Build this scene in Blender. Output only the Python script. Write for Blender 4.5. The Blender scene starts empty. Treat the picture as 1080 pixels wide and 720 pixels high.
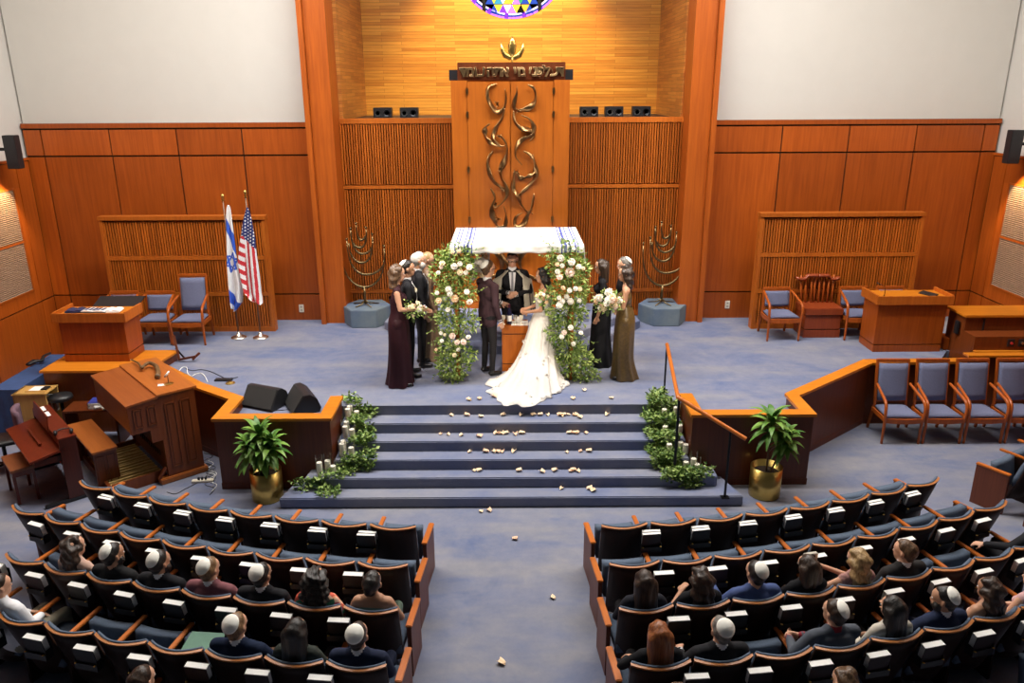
import bpy, bmesh, math, random
import numpy as np
from mathutils import Vector, Matrix
PI = math.pi
SC = bpy.context.scene
COL = SC.collection
RND = random.Random(7)

# ------------------------------------------------------------------ camera
F, TH, H, ROLL, CX, CY = 825.0, math.radians(18), 5.05, math.radians(.3), 538.0, 360.0
def ray(x, y):
    u = (x-CX)/F; v = (y-CY)/F; c, s = math.cos(ROLL), math.sin(ROLL)
    u, v = c*u-s*v, s*u+c*v
    ct, st = math.cos(TH), math.sin(TH)
    return Vector((u, ct-v*st, -st-v*ct))
def atz(x, y, z):
    d = ray(x, y); t = (z-H)/d.z
    return Vector((d.x*t, d.y*t, z))
def atY(x, y, Y):
    d = ray(x, y); t = Y/d.y
    return Vector((d.x*t, Y, H+d.z*t))
cam = bpy.data.cameras.new('camera'); camo = bpy.data.objects.new('camera', cam); COL.objects.link(camo)
cam.sensor_width = 36; cam.lens = F/1080*36; cam.shift_x = (540-CX)/1080; cam.clip_end = 200
_c, _s = math.cos(ROLL), math.sin(ROLL)
r0 = Vector((1,0,0)); u0 = Vector((0, math.sin(TH), math.cos(TH))); b0 = Vector((0, -math.cos(TH), math.sin(TH)))
R_ = r0*_c-u0*_s; U_ = r0*_s+u0*_c
M_ = Matrix((R_, U_, b0)).transposed().to_4x4(); M_.translation = Vector((0,0,H))
camo.matrix_world = M_; SC.camera = camo

# ------------------------------------------------------------------ mesh builder
class MB:
    def __init__(s): s.v = []; s.f = []; s.m = []
    def add(s, vs, fs, m=0):
        n = len(s.v); s.v += [tuple(v) for v in vs]
        for f in fs: s.f.append(tuple(i+n for i in f)); s.m.append(m)
        return s
    def box(s, x0, x1, y0, y1, z0, z1, m=0):
        vs = [(x,y,z) for z in (z0,z1) for y in (y0,y1) for x in (x0,x1)]
        return s.add(vs, [(0,2,3,1),(4,5,7,6),(0,1,5,4),(2,6,7,3),(0,4,6,2),(1,3,7,5)], m)
    def obox(s, c, ex, ey, ez, m=0):   # oriented box, half vectors
        c = Vector(c); ex = Vector(ex); ey = Vector(ey); ez = Vector(ez)
        vs = [c+ex*i+ey*j+ez*k for k in (-1,1) for j in (-1,1) for i in (-1,1)]
        return s.add(vs, [(0,2,3,1),(4,5,7,6),(0,1,5,4),(2,6,7,3),(0,4,6,2),(1,3,7,5)], m)
    def beam(s, a, b, w, h, up=(0,0,1), m=0):
        a = Vector(a); b = Vector(b); d = b-a; n = d.normalized(); up = Vector(up)
        sx = n.cross(up)
        if sx.length < 1e-4: sx = n.cross(Vector((1,0,0)))
        sx.normalize(); uz = sx.cross(n)
        return s.obox((a+b)/2, d/2, sx*w/2, uz*h/2, m)
    def prism(s, poly, z0, z1, m=0):
        n = len(poly)
        a = sum(poly[i][0]*poly[(i+1)%n][1]-poly[(i+1)%n][0]*poly[i][1] for i in range(n))
        if a < 0: poly = poly[::-1]
        vs = [(p[0],p[1],z0) for p in poly]+[(p[0],p[1],z1) for p in poly]
        fs = [tuple(range(n))[::-1], tuple(range(n,2*n))]+[(i,(i+1)%n,n+(i+1)%n,n+i) for i in range(n)]
        return s.add(vs, fs, m)
    def rings(s, rs, m=0, cap=True, closed=True):
        n = len(rs[0]); vs = [p for r in rs for p in r]; fs = []
        for i in range(len(rs)-1):
            for j in range(n if closed else n-1):
                k = (j+1)%n; fs.append((i*n+j, i*n+k, (i+1)*n+k, (i+1)*n+j))
        if cap and closed: fs += [tuple(range(n))[::-1], tuple(range((len(rs)-1)*n, len(rs)*n))]
        return s.add(vs, fs, m)
    def tube(s, pts, r, seg=8, m=0, flat=1.0, fdir=None):
        pts = [Vector(p) for p in pts]; N = len(pts)
        rr = r if isinstance(r, (list,tuple)) else [r]*N
        rs = []; pu = None
        for i, p in enumerate(pts):
            d = (pts[min(i+1,N-1)]-pts[max(i-1,0)]).normalized()
            if fdir is not None: u = d.cross(Vector(fdir))
            elif pu is None: u = d.cross(Vector((0,0,1)) if abs(d.z) < .9 else Vector((1,0,0)))
            else: u = pu-d*pu.dot(d)
            if u.length < 1e-6: u = d.orthogonal()
            u.normalize(); w = d.cross(u); pu = u
            rs.append([p+(u*math.cos(2*PI*k/seg)+w*math.sin(2*PI*k/seg)*flat)*rr[i] for k in range(seg)])
        return s.rings(rs, m)
    def lathe(s, prof, c=(0,0,0), seg=24, m=0, sx=1, sy=1, cap=True):
        rs = [[(c[0]+r*sx*math.cos(2*PI*k/seg), c[1]+r*sy*math.sin(2*PI*k/seg), c[2]+z) for k in range(seg)] for r, z in prof]
        return s.rings(rs, m, cap)
    def ball(s, c, r, seg=10, rg=6, m=0):
        if not isinstance(r, (tuple,list)): r = (r,r,r)
        rs = [[(c[0]+r[0]*math.sin(t)*math.cos(2*PI*k/seg), c[1]+r[1]*math.sin(t)*math.sin(2*PI*k/seg), c[2]-r[2]*math.cos(t)) for k in range(seg)]
              for t in [max(.02,min(PI-.02,PI*i/rg)) for i in range(rg+1)]]
        return s.rings(rs, m)
    def grid(s, fn, nu, nv, m=0, mf=None):
        n = len(s.v)
        for j in range(nv+1):
            for i in range(nu+1): s.v.append(tuple(fn(i/nu, j/nv)))
        for j in range(nv):
            for i in range(nu):
                a = n+j*(nu+1)+i; s.f.append((a,a+1,a+nu+2,a+nu+1)); s.m.append(mf((i+.5)/nu,(j+.5)/nv) if mf else m)
        return s
    def slab(s, fn, nu, nv, off, m=0):       # closed grid slab; off(u,v) is the offset vector to the second sheet
        w = nu+1; n = len(s.v)
        A = [Vector(fn(i/nu, j/nv)) for j in range(nv+1) for i in range(nu+1)]
        B = [a+Vector(off) if not callable(off) else a+Vector(off((k%w)/nu, (k//w)/nv)) for k, a in enumerate(A)]
        L = len(A); vs = A+B; fs = []
        for j in range(nv):
            for i in range(nu):
                a = j*w+i; fs.append((a,a+1,a+w+1,a+w)); fs.append((L+a,L+a+w,L+a+w+1,L+a+1))
        for i in range(nu):
            fs.append((i,L+i,L+i+1,i+1)); k = nv*w+i; fs.append((k,k+1,L+k+1,L+k))
        for j in range(nv):
            a = j*w; fs.append((a,a+w,L+a+w,L+a)); b = j*w+nu; fs.append((b,L+b,L+b+w,b+w))
        return s.add(vs, fs, m)
    def build(s, name, mat, parent=None, smooth=False, bevel=0, loc=None, fix=True):
        me = bpy.data.meshes.new(name); me.from_pydata(s.v, [], s.f)
        for mt in (mat if isinstance(mat, (list,tuple)) else [mat]): me.materials.append(mt)
        me.polygons.foreach_set('material_index', s.m)
        if fix:
            bm = bmesh.new(); bm.from_mesh(me); bmesh.ops.recalc_face_normals(bm, faces=bm.faces)
            if bevel: bmesh.ops.bevel(bm, geom=[e for e in bm.edges if len(e.link_faces) == 2 and e.calc_face_angle(0) > .6], offset=bevel, segments=2, affect='EDGES', clamp_overlap=True)
            bm.to_mesh(me); bm.free()
        if smooth: me.polygons.foreach_set('use_smooth', [True]*len(me.polygons))
        me.update()
        o = bpy.data.objects.new(name, me); COL.objects.link(o)
        if parent: o.parent = parent
        if loc: o.location = loc
        return o

def tag(o, label=None, cat=None, group=None, kind=None):
    if label: o['label'] = label
    if cat: o['category'] = cat
    if group: o['group'] = group
    if kind: o['kind'] = kind
    return o
def thing(name, label, cat, loc=(0,0,0), rz=0, group=None):
    o = bpy.data.objects.new(name, None); o.empty_display_size = .1; COL.objects.link(o)
    o.location = loc; o.rotation_euler = (0,0,rz)
    return tag(o, label, cat, group)
def struct(name, mb, mat, smooth=False, bevel=0, parent=None):
    o = mb.build(name, mat, parent, smooth, bevel)
    if not parent: o['kind'] = 'structure'
    return o
def kids(o): return KID.get(o.name, [])
def copy_tree(o, parent=None):
    c = o.copy(); COL.objects.link(c); c.parent = parent
    for ch in [x for x in o.children]: copy_tree(ch, c)
    return c

# ------------------------------------------------------------------ materials
def newmat(name):
    m = bpy.data.materials.new(name); m.use_nodes = True; nt = m.node_tree
    b = nt.nodes['Principled BSDF']; return m, nt, b
def setp(b, rough=.6, metal=0, spec=.5, **k):
    b.inputs['Roughness'].default_value = rough; b.inputs['Metallic'].default_value = metal
    b.inputs['Specular IOR Level'].default_value = spec
def nd(nt, t, **k):
    n = nt.nodes.new(t)
    for a, v in k.items(): setattr(n, a, v)
    return n
def mixc(nt, fac, a, b, mode='MIX'):
    n = nd(nt, 'ShaderNodeMix', data_type='RGBA', blend_type=mode)
    for i, v in ((0,fac),(6,a),(7,b)):
        if isinstance(v, (int,float)): n.inputs[i].default_value = v
        elif isinstance(v, tuple): n.inputs[i].default_value = (*v[:3],1)
        else: nt.links.new(v, n.inputs[i])
    return n.outputs[2]
def noise(nt, scale=(1,1,1), sc=5, detail=4, rough=.6, dist=0, coord='Object'):
    tc = nd(nt, 'ShaderNodeTexCoord'); mp = nd(nt, 'ShaderNodeMapping'); mp.inputs['Scale'].default_value = scale
    nt.links.new(tc.outputs[coord], mp.inputs[0])
    n = nd(nt, 'ShaderNodeTexNoise'); n.inputs['Scale'].default_value = sc; n.inputs['Detail'].default_value = detail
    n.inputs['Roughness'].default_value = rough; n.inputs['Distortion'].default_value = dist
    nt.links.new(mp.outputs[0], n.inputs['Vector']); return n.outputs['Fac']
def ramp(nt, fac, stops):
    r = nd(nt, 'ShaderNodeValToRGB'); e = r.color_ramp.elements
    while len(e) < len(stops): e.new(.5)
    for i, (p, c) in enumerate(stops): e[i].position = p; e[i].color = (*c,1)
    nt.links.new(fac, r.inputs[0]); return r.outputs[0]
def bump(nt, b, h, st=.2, dist=.01):
    n = nd(nt, 'ShaderNodeBump'); n.inputs['Strength'].default_value = st; n.inputs['Distance'].default_value = dist
    nt.links.new(h, n.inputs['Height']); nt.links.new(n.outputs[0], b.inputs['Normal'])
def plain(name, c, rough=.6, metal=0, spec=.5, var=.12, sc=12, bmp=0):
    m, nt, b = newmat(name); setp(b, rough, metal, spec)
    n = noise(nt, sc=sc)
    nt.links.new(ramp(nt, n, [(.3, tuple(x*(1-var) for x in c)), (.7, tuple(min(1,x*(1+var)) for x in c))]), b.inputs['Base Color'])
    if bmp: bump(nt, b, n, bmp)
    return m
def wood(name, c1, c2, axis='z', rough=.42, grain=26, isl=.22, spec=.4):
    m, nt, b = newmat(name); setp(b, rough, 0, spec)
    sc = {'z':(grain,grain,1.1), 'x':(1.1,grain,grain), 'y':(grain,1.1,grain)}[axis]
    n = noise(nt, scale=sc, sc=1, detail=5, rough=.65, dist=.3)
    n2 = noise(nt, sc=1.3, detail=2)
    col = ramp(nt, n, [(.3, c1), (.72, c2)])
    col = mixc(nt, n2, col, mixc(nt, 1.0, col, (.78,.74,.7), 'MULTIPLY'))
    g = nd(nt, 'ShaderNodeNewGeometry'); rm = ramp(nt, g.outputs['Random Per Island'], [(0,(1-isl,)*3),(1,(1,1,1))])
    col = mixc(nt, 1.0, col, rm, 'MULTIPLY')
    nt.links.new(col, b.inputs['Base Color']); bump(nt, b, n, .06, .004)
    return m
def planks(name, ax, c1, c2, bw=1.1, rh=.062):
    m, nt, b = newmat(name); setp(b, .38, 0, .4)
    tc = nd(nt, 'ShaderNodeTexCoord'); sp = nd(nt, 'ShaderNodeSeparateXYZ'); cb = nd(nt, 'ShaderNodeCombineXYZ')
    nt.links.new(tc.outputs['Object'], sp.inputs[0]); nt.links.new(sp.outputs[ax], cb.inputs[0]); nt.links.new(sp.outputs[2], cb.inputs[1])
    br = nd(nt, 'ShaderNodeTexBrick'); nt.links.new(cb.outputs[0], br.inputs['Vector'])
    for k, v in (('Scale',1),('Mortar Size',.0022),('Brick Width',bw),('Row Height',rh),('Bias',-.1)): br.inputs[k].default_value = v
    br.offset = .37; br.inputs['Color1'].default_value = (*c1,1); br.inputs['Color2'].default_value = (*c2,1)
    br.inputs['Mortar'].default_value = (c1[0]*.25,c1[1]*.25,c1[2]*.25,1)
    n = noise(nt, scale=(2,2,38), sc=1, detail=4)
    col = mixc(nt, 1.0, br.outputs[0], ramp(nt, n, [(.3,(.72,.68,.62)),(.7,(1,1,1))]), 'MULTIPLY')
    nt.links.new(col, b.inputs['Base Color']); return m
W_PANEL = wood('panel_veneer', (.34,.064,.005), (.52,.112,.010))
W_PIER = wood('pier_veneer', (.38,.078,.007), (.56,.13,.012))
W_SLAT = wood('slat_oak', (.48,.112,.010), (.68,.185,.019), isl=.35)
W_ARK = wood('ark_veneer', (.40,.098,.006), (.54,.145,.010), grain=18)
W_DARK = wood('walnut_front', (.10,.020,.003), (.17,.036,.005), grain=30)
W_CAP = wood('cap_oak', (.60,.185,.012), (.76,.265,.02), 'x', rough=.35, grain=20)
W_CAPV = wood('arm_oak', (.52,.13,.016), (.68,.20,.028), 'y', rough=.35, grain=30)
W_CHAIR = wood('cherry_frame', (.40,.080,.009), (.56,.13,.016), 'z', rough=.35)
W_THRONE = wood('mahogany', (.27,.045,.012), (.38,.075,.02), 'z', rough=.35)
W_ORGAN = wood('organ_walnut', (.15,.034,.008), (.24,.058,.012), 'z', rough=.35)
W_ORGTOP = wood('organ_lid_wood', (.42,.12,.025), (.55,.17,.035), 'y', rough=.3)
W_PIANOS = wood('piano_dark_side', (.045,.009,.005), (.085,.015,.008), 'z', rough=.3)
W_PIANO = wood('piano_mahogany', (.11,.014,.006), (.18,.027,.010), 'z', rough=.3)
W_LIGHT = wood('light_maple', (.62,.36,.10), (.74,.45,.14), 'z', rough=.45)
W_SHELL = wood('seat_shell_walnut', (.018,.008,.006), (.034,.014,.009), 'z', rough=.5, spec=.25)
W_EDGE = wood('seat_edge_oak', (.45,.15,.035), (.62,.24,.06), 'x', rough=.4)
W_END = wood('end_panel_cherry', (.13,.034,.016), (.20,.055,.024), 'z', rough=.45)
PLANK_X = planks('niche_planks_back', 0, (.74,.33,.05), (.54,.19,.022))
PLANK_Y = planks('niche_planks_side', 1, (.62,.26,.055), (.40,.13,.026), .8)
GROOVE = plain('groove_black', (.02,.008,.004), .8)
BLACK = plain('black_plastic', (.012,.012,.014), .45)
BLACKM = plain('black_metal', (.01,.01,.012), .35, .6)
GRILL = plain('speaker_grille', (.022,.021,.02), .75, bmp=.5, sc=300)
WHITE = plain('white_paper', (.85,.84,.80), .7, var=.04)
OFFW = plain('ivory_plastic', (.78,.72,.58), .4, var=.03)
BRASS = plain('brushed_brass', (.62,.42,.12), .3, 1, var=.15, sc=4)
BRONZE = plain('cast_bronze', (.30,.17,.07), .32, 1, var=.35, sc=9, bmp=.3)
GOLDB = plain('menorah_bronze', (.20,.14,.065), .38, 1, var=.2)
CHROME = plain('polished_steel', (.85,.80,.70), .28, 1, var=.05)
WALLW = plain('wall_paint', (.56,.54,.50), .8, var=.015, sc=3)
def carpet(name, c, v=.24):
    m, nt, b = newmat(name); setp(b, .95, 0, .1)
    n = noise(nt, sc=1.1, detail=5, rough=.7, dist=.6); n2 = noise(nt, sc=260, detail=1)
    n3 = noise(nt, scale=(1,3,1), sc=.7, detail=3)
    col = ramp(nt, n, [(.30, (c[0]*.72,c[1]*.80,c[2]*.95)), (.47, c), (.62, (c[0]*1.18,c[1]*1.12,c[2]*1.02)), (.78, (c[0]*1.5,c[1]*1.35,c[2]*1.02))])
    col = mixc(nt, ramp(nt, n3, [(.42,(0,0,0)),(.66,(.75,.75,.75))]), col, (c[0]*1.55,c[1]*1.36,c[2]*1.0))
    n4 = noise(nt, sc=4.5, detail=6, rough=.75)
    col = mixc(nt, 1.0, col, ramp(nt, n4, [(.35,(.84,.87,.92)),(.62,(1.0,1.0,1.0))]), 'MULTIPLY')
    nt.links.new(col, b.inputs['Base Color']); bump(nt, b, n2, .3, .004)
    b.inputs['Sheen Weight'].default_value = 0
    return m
CARPET = carpet('blue_carpet', (.172,.190,.270))
CARPET2 = carpet('blue_carpet_stage', (.168,.190,.285))
CARPET3 = carpet('blue_carpet_riser', (.13,.175,.24))
FABRIC = plain('slate_blue_fabric', (.15,.165,.26), .9, spec=.15, sc=60, bmp=.15, var=.08)
FABRIC2 = plain('theatre_blue_fabric', (.095,.125,.175), .9, spec=.15, sc=60, bmp=.15, var=.1)
PURPLEF = plain('mauve_fabric', (.16,.10,.13), .9, spec=.1)

# ------------------------------------------------------------------ room
X0 = .04; PZ = .85
# main floor
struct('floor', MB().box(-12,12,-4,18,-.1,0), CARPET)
# stage outline (inner of the parapets)
PR = [(2.42,10.05),(2.42,9.385),(3.87,9.385),(3.87,9.99),(5.50,11.34),(8.65,11.42)]
PLf = [(-2.39,10.02),(-2.39,9.335),(-3.76,9.335),(-3.76,9.97),(-4.5,10.5),(-5.52,11.45)]
stage = [(2.42,10.07),(2.42,9.39),(3.87,9.39),(3.87,9.99),(5.50,11.34),(6.6,11.42),(7.25,12.3),(8.65,12.3),(8.65,14.5),(-7.05,14.5),(-7.05,11.5),
         (-5.52,11.45),(-4.5,10.5),(-3.76,9.97),(-3.76,9.34),(-2.39,9.34),(-2.39,10.07)]
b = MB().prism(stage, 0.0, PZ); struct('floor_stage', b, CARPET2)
# steps: six risers of .142
tr = [10.07, 9.775, 9.505, 9.244, 9.014, 8.76]
for i in range(1, 6):
    z1 = PZ-.1417*i; y0 = tr[i]; y1 = tr[i-1]+.02
    if i < 4: xl, xr = -2.31, 2.335
    elif i == 4: xl, xr = -2.66, 2.66
    else: xl, xr = -2.92, 2.93
    b = MB()
    if i < 4: poly = [(xl,y0),(xr,y0),(xr,y1),(xl,y1)]
    elif i == 4: poly = [(xl,y0+.02),(-2.62,y0),(2.62,y0),(xr,y0+.02),(xr,9.32),(-2.62,9.32)]
    else: poly = [(xl,y0),(xr,y0),(2.78,9.3),(-2.80,9.3)]
    b.prism(poly, 0, z1)
    o = struct('trim_%d' % (20+i), b, CARPET2, bevel=.012)
    # dark carpet nosing is only the turned pile of the riser; the same carpet
# ark platform: three low levels
for k, (ins, z0, z1) in enumerate(((0,.85,.99),(.32,.99,1.13),(.95,1.13,1.27))):
    poly = [(-2.22,14.42),(-2.30+ins*.6,13.7+ins*.3),(-1.2+ins*.25,12.25+ins),(1.28-ins*.25,12.25+ins),(2.38-ins*.6,13.7+ins*.3),(2.28,14.42)]
    if k == 2: poly = [(-1.3,14.42),(-1.3,13.15),(1.38,13.15),(1.38,14.42)]
    struct('trim_%d' % (30+k), MB().prism(poly, z0-.02, z1), CARPET3 if k == 9 else CARPET2, bevel=.01)
# parapets: dark veneer face, oak cap
def offs(pts, d):
    out = []
    for i, p in enumerate(pts):
        p = Vector(p); a = Vector(pts[i-1]) if i else None; c = Vector(pts[i+1]) if i < len(pts)-1 else None
        n1 = None; n2 = None
        if a is not None: t = (p-a).normalized(); n1 = Vector((t.y,-t.x))
        if c is not None: t = (c-p).normalized(); n2 = Vector((t.y,-t.x))
        if n1 is None: n = n2
        elif n2 is None: n = n1
        else:
            n = (n1+n2).normalized(); n = n/max(.35, n.dot(n1))
        out.append(tuple(p+n*d))
    return out
def wallstrip(name, pts, w, z0, z1, mat, inner=.0):
    b = MB(); A = offs(pts, w/2); B = offs(pts, -w/2)
    for i in range(len(pts)-1): b.prism([A[i],A[i+1],B[i+1],B[i]], z0, z1)
    return b
for nm, pts in (('wall_parapet_right', PR), ('wall_parapet_left', PLf)):
    o = struct(nm, wallstrip(nm, pts, .12, 0, .985, None), W_DARK)
    b = wallstrip(nm, pts, .135, .0, .09, None); b.build('baseboard', W_DARK, o)
    wallstrip(nm, pts, .175, .98, 1.02, None).build('cap', W_CAP, o)
# back walls with panel joints
def panel_wall(name, x0, x1, y, seams_top, seams_low, z_top=4.48):
    b = MB(); b.box(x0, x1, y+.03, y+.2, 0, z_top, 1)
    g = .012
    xs = [x0]+seams_top+[x1]
    for a, c in zip(xs, xs[1:]): b.box(a+g, c-g, y, y+.04, 3.93, 4.37)
    xs = [x0]+seams_low+[x1]
    for a, c in zip(xs, xs[1:]):
        b.box(a+g, c-g, y, y+.04, 1.37, 3.90); b.box(a+g, c-g, y, y+.04, .0, 1.345)
    b.box(x0, x1, y-.02, y+.04, 4.40, z_top)
    return struct(name, b, [W_PANEL, GROOVE])
panel_wall('wall_back_left', -8.62, -3.42, 14.33, [-8.3,-7.09,-5.9,-4.74], [-8.3,-7.09,-5.9,-4.74])
panel_wall('wall_back_right', 3.55, 8.7, 14.33, [4.85,6.04,7.23,8.43], [4.85,6.04,7.23,8.43])
# white upper walls
struct('wall_upper_left', MB().box(-8.62,-3.45,14.40,14.6,4.40,9.0), WALLW)
struct('wall_upper_right', MB().box(3.50,8.7,14.40,14.6,4.40,9.0), WALLW)
# side walls
def side_wall(name, sx, X):
    b = MB(); t = .15*sx
    x0, x1 = sorted((X, X+t)); xi = X-.03*sx
    a0, a1 = sorted((xi, X))
    b.box(x0, x1, 4, 14.45, 0, 3.87, 1)
    ys = [14.3, 13.9, 12.35, 11.8, 10.6, 9.2, 7.8, 6.4, 5.0]
    for p, q in zip(ys, ys[1:]):
        lo, hi = q+.012, p-.012
        if p == 13.9:      # the panel around the grille
            b.box(a0, a1, lo, hi, 1.37, 1.62); b.box(a0, a1, lo, hi, 3.42, 3.84)
            b.box(a0, a1, lo, lo+.30, 1.62, 3.42); b.box(a0, a1, hi-.14, hi, 1.62, 3.42)
        else: b.box(a0, a1, lo, hi, 1.37, 3.84)
        b.box(a0, a1, lo, hi, 0, 1.345)
    b.box(*sorted((xi-.01*sx, X)), 4, 14.33, 3.855, 3.90)
    o = struct(name, b, [W_PANEL, GROOVE])
    struct(name.replace('wall_', 'wall_upper_side_'), MB().box(*sorted((X+.03*sx, X+.2*sx)), 4, 14.6, 3.87, 9.0), WALLW)
    return o
side_wall('wall_left', -1, -8.62); side_wall('wall_right', 1, 8.70)
# piers beside the niche
def pier(name, xa, xb, sx, xo):
    b = MB(); b.box(xa, xb, 14.1, 14.78, 0, 9.0)
    x0, x1 = sorted((xo, xo-.085*sx)); b.box(x0, x1, 14.02, 14.5, 0, 9.0)
    struct(name, b, W_PIER)
pier('trim_1', -3.43, -3.06, -1, -3.52); pier('trim_2', 3.13, 3.50, 1, 3.59)
# niche above the slatted screens
struct('wall_niche_left', MB().box(-3.15,-3.0,14.7,17.3,4.3,9.0), PLANK_Y)
struct('wall_niche_right', MB().box(3.10,3.25,14.7,17.3,4.3,9.0), PLANK_Y)
b = MB(); ZC = 6.37+1.16; RW = 1.16
n = 64; xc = .07
# back wall with a round opening: ring of quads from circle to a rectangle
circ = [(xc+RW*math.cos(2*PI*i/n), ZC+RW*math.sin(2*PI*i/n)) for i in range(n)]
def rectpt(i):
    a = 2*PI*i/n; dx, dz = math.cos(a), math.sin(a); t = 1e9
    for lim, d in ((3.15-xc if dx > 0 else 3.15+xc, abs(dx)), (9-ZC if dz > 0 else ZC-4.2, abs(dz))):
        if d > 1e-6: t = min(t, lim/d)
    return (xc+dx*t, ZC+dz*t)
rect = [rectpt(i) for i in range(n)]
for yy in (17.2, 17.4):
    vs = [(p[0],yy,p[1]) for p in circ]+[(p[0],yy,p[1]) for p in rect]
    b.add(vs, [(i,(i+1)%n,n+(i+1)%n,n+i) for i in range(n)])
b.add([(p[0],yy,p[1]) for yy in (17.2,17.4) for p in circ], [(i,(i+1)%n,n+(i+1)%n,n+i) for i in range(n)])
struct('wall_niche_back', b, PLANK_X)
# black ledge with the slatted screens below
for sx, xa, xb, nm in ((-1,-3.06,-.86,'left'),(1,.92,3.13,'right')):
    b = MB(); b.box(xa, xb, 14.66, 17.2, 4.40, 4.50); struct('trim_ledge_'+nm, b, BLACK)
    b = MB(); b.box(xa, xb, 14.70, 14.74, .8, 4.5, 2)
    k = int((xb-xa)/.046)
    for i in range(k):
        x = xa+(xb-xa)*(i+.5)/k
        for z0, z1 in ((.85,1.3),(1.36,3.26),(3.36,4.44)): b.box(x-.0135, x+.0135, 14.60, 14.70, z0, z1)
    b.box(xa, xb, 14.585, 14.72, 4.44, 4.53); b.box(xa, xb, 14.59, 14.71, 3.28, 3.34); b.box(xa, xb, 14.59, 14.71, 1.30, 1.36); b.box(xa, xb, 14.59, 14.71, .84, .93)
    struct('wall_screen_'+nm, b, [W_SLAT, GROOVE, W_PANEL])
# stained glass window
def glass(name, c, e=1.15):
    m, nt, bb = newmat(name); setp(bb, .15); bb.inputs['Base Color'].default_value = (*c,1)
    bb.inputs['Emission Color'].default_value = (*c,1); bb.inputs['Emission Strength'].default_value = e
    return m
GL = [glass('glass_purple',(.10,.02,.55)), glass('glass_violet',(.25,.09,.75)), glass('glass_yellow',(.75,.50,.03)), glass('glass_green',(.02,.16,.09)),
      glass('glass_navy',(.01,.03,.22)), glass('glass_lilac',(.55,.52,.85)), glass('glass_amber',(.45,.22,.03)), glass('glass_black',(.004,.004,.004)), glass('glass_olive',(.22,.30,.05)), glass('glass_teal',(.02,.13,.25))]
win = tag(bpy.data.objects.new('window_1', None), kind='structure'); COL.objects.link(win); win.location = (xc,17.26,ZC)
b = MB(); rr = RW-.11; cw = .154; rhh = .172
pal = {0:[3,4,2,0,5,1,2,7,6,4],1:[4,8,9,5,6,2,1,3,4,8]}
nrow = int(2*rr/rhh)+1
for j in range(nrow):
    z0 = -rr-.0+j*rhh; z1 = z0+rhh
    for i in range(-14, 15):
        up = (i+j) % 2 == 0; xm = i*cw/1.7
        tri = [(xm-cw/1.7,z0),(xm+cw/1.7,z0),(xm,z1)] if up else [(xm-cw/1.7,z1),(xm+cw/1.7,z1),(xm,z0)]
        cxm, czm = xm, (z0+z1)/2
        if math.hypot(cxm, czm) > rr-.02: continue
        if abs(xm) > .53: continue
        tri = [((x-cxm)*.93+cxm, (z-czm)*.93+czm) for x, z in tri]
        b.add([(x,0,z) for x, z in tri], [(0,1,2)], pal[j%2][(i+5) % 10] if j < 2 else RND.randrange(10))
panes = b.build('triangle_panes', GL, win, fix=False)
b = MB()
for s0, s1, mi in ((rr,rr+.03,5),(rr+.035,rr+.06,4),(rr+.065,rr+.10,1)):
    for i in range(96):
        a0, a1 = 2*PI*i/96, 2*PI*(i+.94)/96
        b.add([(s0*math.cos(a0),0,s0*math.sin(a0)),(s1*math.cos(a0),0,s1*math.sin(a0)),(s1*math.cos(a1),0,s1*math.sin(a1)),(s0*math.cos(a1),0,s0*math.sin(a1))], [(0,1,2,3)], mi if i % 5 else 0)
b.build('border_panes', GL, win, fix=False)
b = MB()
for sx in (-1, 1):
    for k in range(9):
        z = -.85+k*.21
        xo = math.sqrt(max(0, rr*rr-z*z))
        if xo > .62: b.add([(sx*.62,0,z-.09),(sx*(xo-.02),0,z-.09),(sx*(xo-.02),0,z+.09),(sx*.62,0,z+.09)], [(0,1,2,3)], (5,1,0,5,2)[k%5])
b.build('side_panes', GL, win, fix=False)
b = MB()
for sx in (-1, 1): b.box(sx*.565-.035, sx*.565+.035, -.03, .03, -math.sqrt(RW**2-.32), math.sqrt(RW**2-.32))
b.build('mullion', BLACKM, win)
b = MB(); b.lathe([(RW-.005,-.04),(RW+.0,.04)], seg=64, cap=False)
b.v = [(x,z,y) for x, y, z in b.v]; b.build('window_rim', BLACKM, win)
b = MB(); b.box(-RW,RW,.02,.03,-RW,RW); 
b = MB(); b.lathe([(.001,0),(RW,0)], seg=48); b.v = [(x,.03,y) for x, y, z in b.v]; b.build('leading_backplate', BLACKM, win)
SOCK = plain('socket_grey',(.4,.36,.3),.4)
# outlets and switches on the walls
for k, (px, py, Y) in enumerate(((318,325,14.33),(767,321,14.33))):
    p = atY(px, py, Y); b = MB(); b.box(-.045,.045,-.015,0,-.075,.075)
    o = b.build('wall_outlet', OFFW, None, bevel=.004, loc=(p.x, Y, p.z))
    for dz in (-.03,.03): MB().box(-.018,.018,-.018,-.014,dz-.014,dz+.014).build('socket', SOCK, o)
    tag(o, ['ivory wall outlet on the wood panel between the left flags and the niche pier','ivory wall outlet on the wood panel right of the right niche pier'][k], 'outlet')
p = (-8.59, 12.55, 1.16)
o = MB().box(-.0,.015,-.045,.045,-.075,.075).build('wall_outlet', OFFW, loc=(-8.59,12.35,1.12), bevel=.004)
tag(o, 'ivory wall outlet on the left side wall above the blue draped table', 'outlet')
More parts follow.
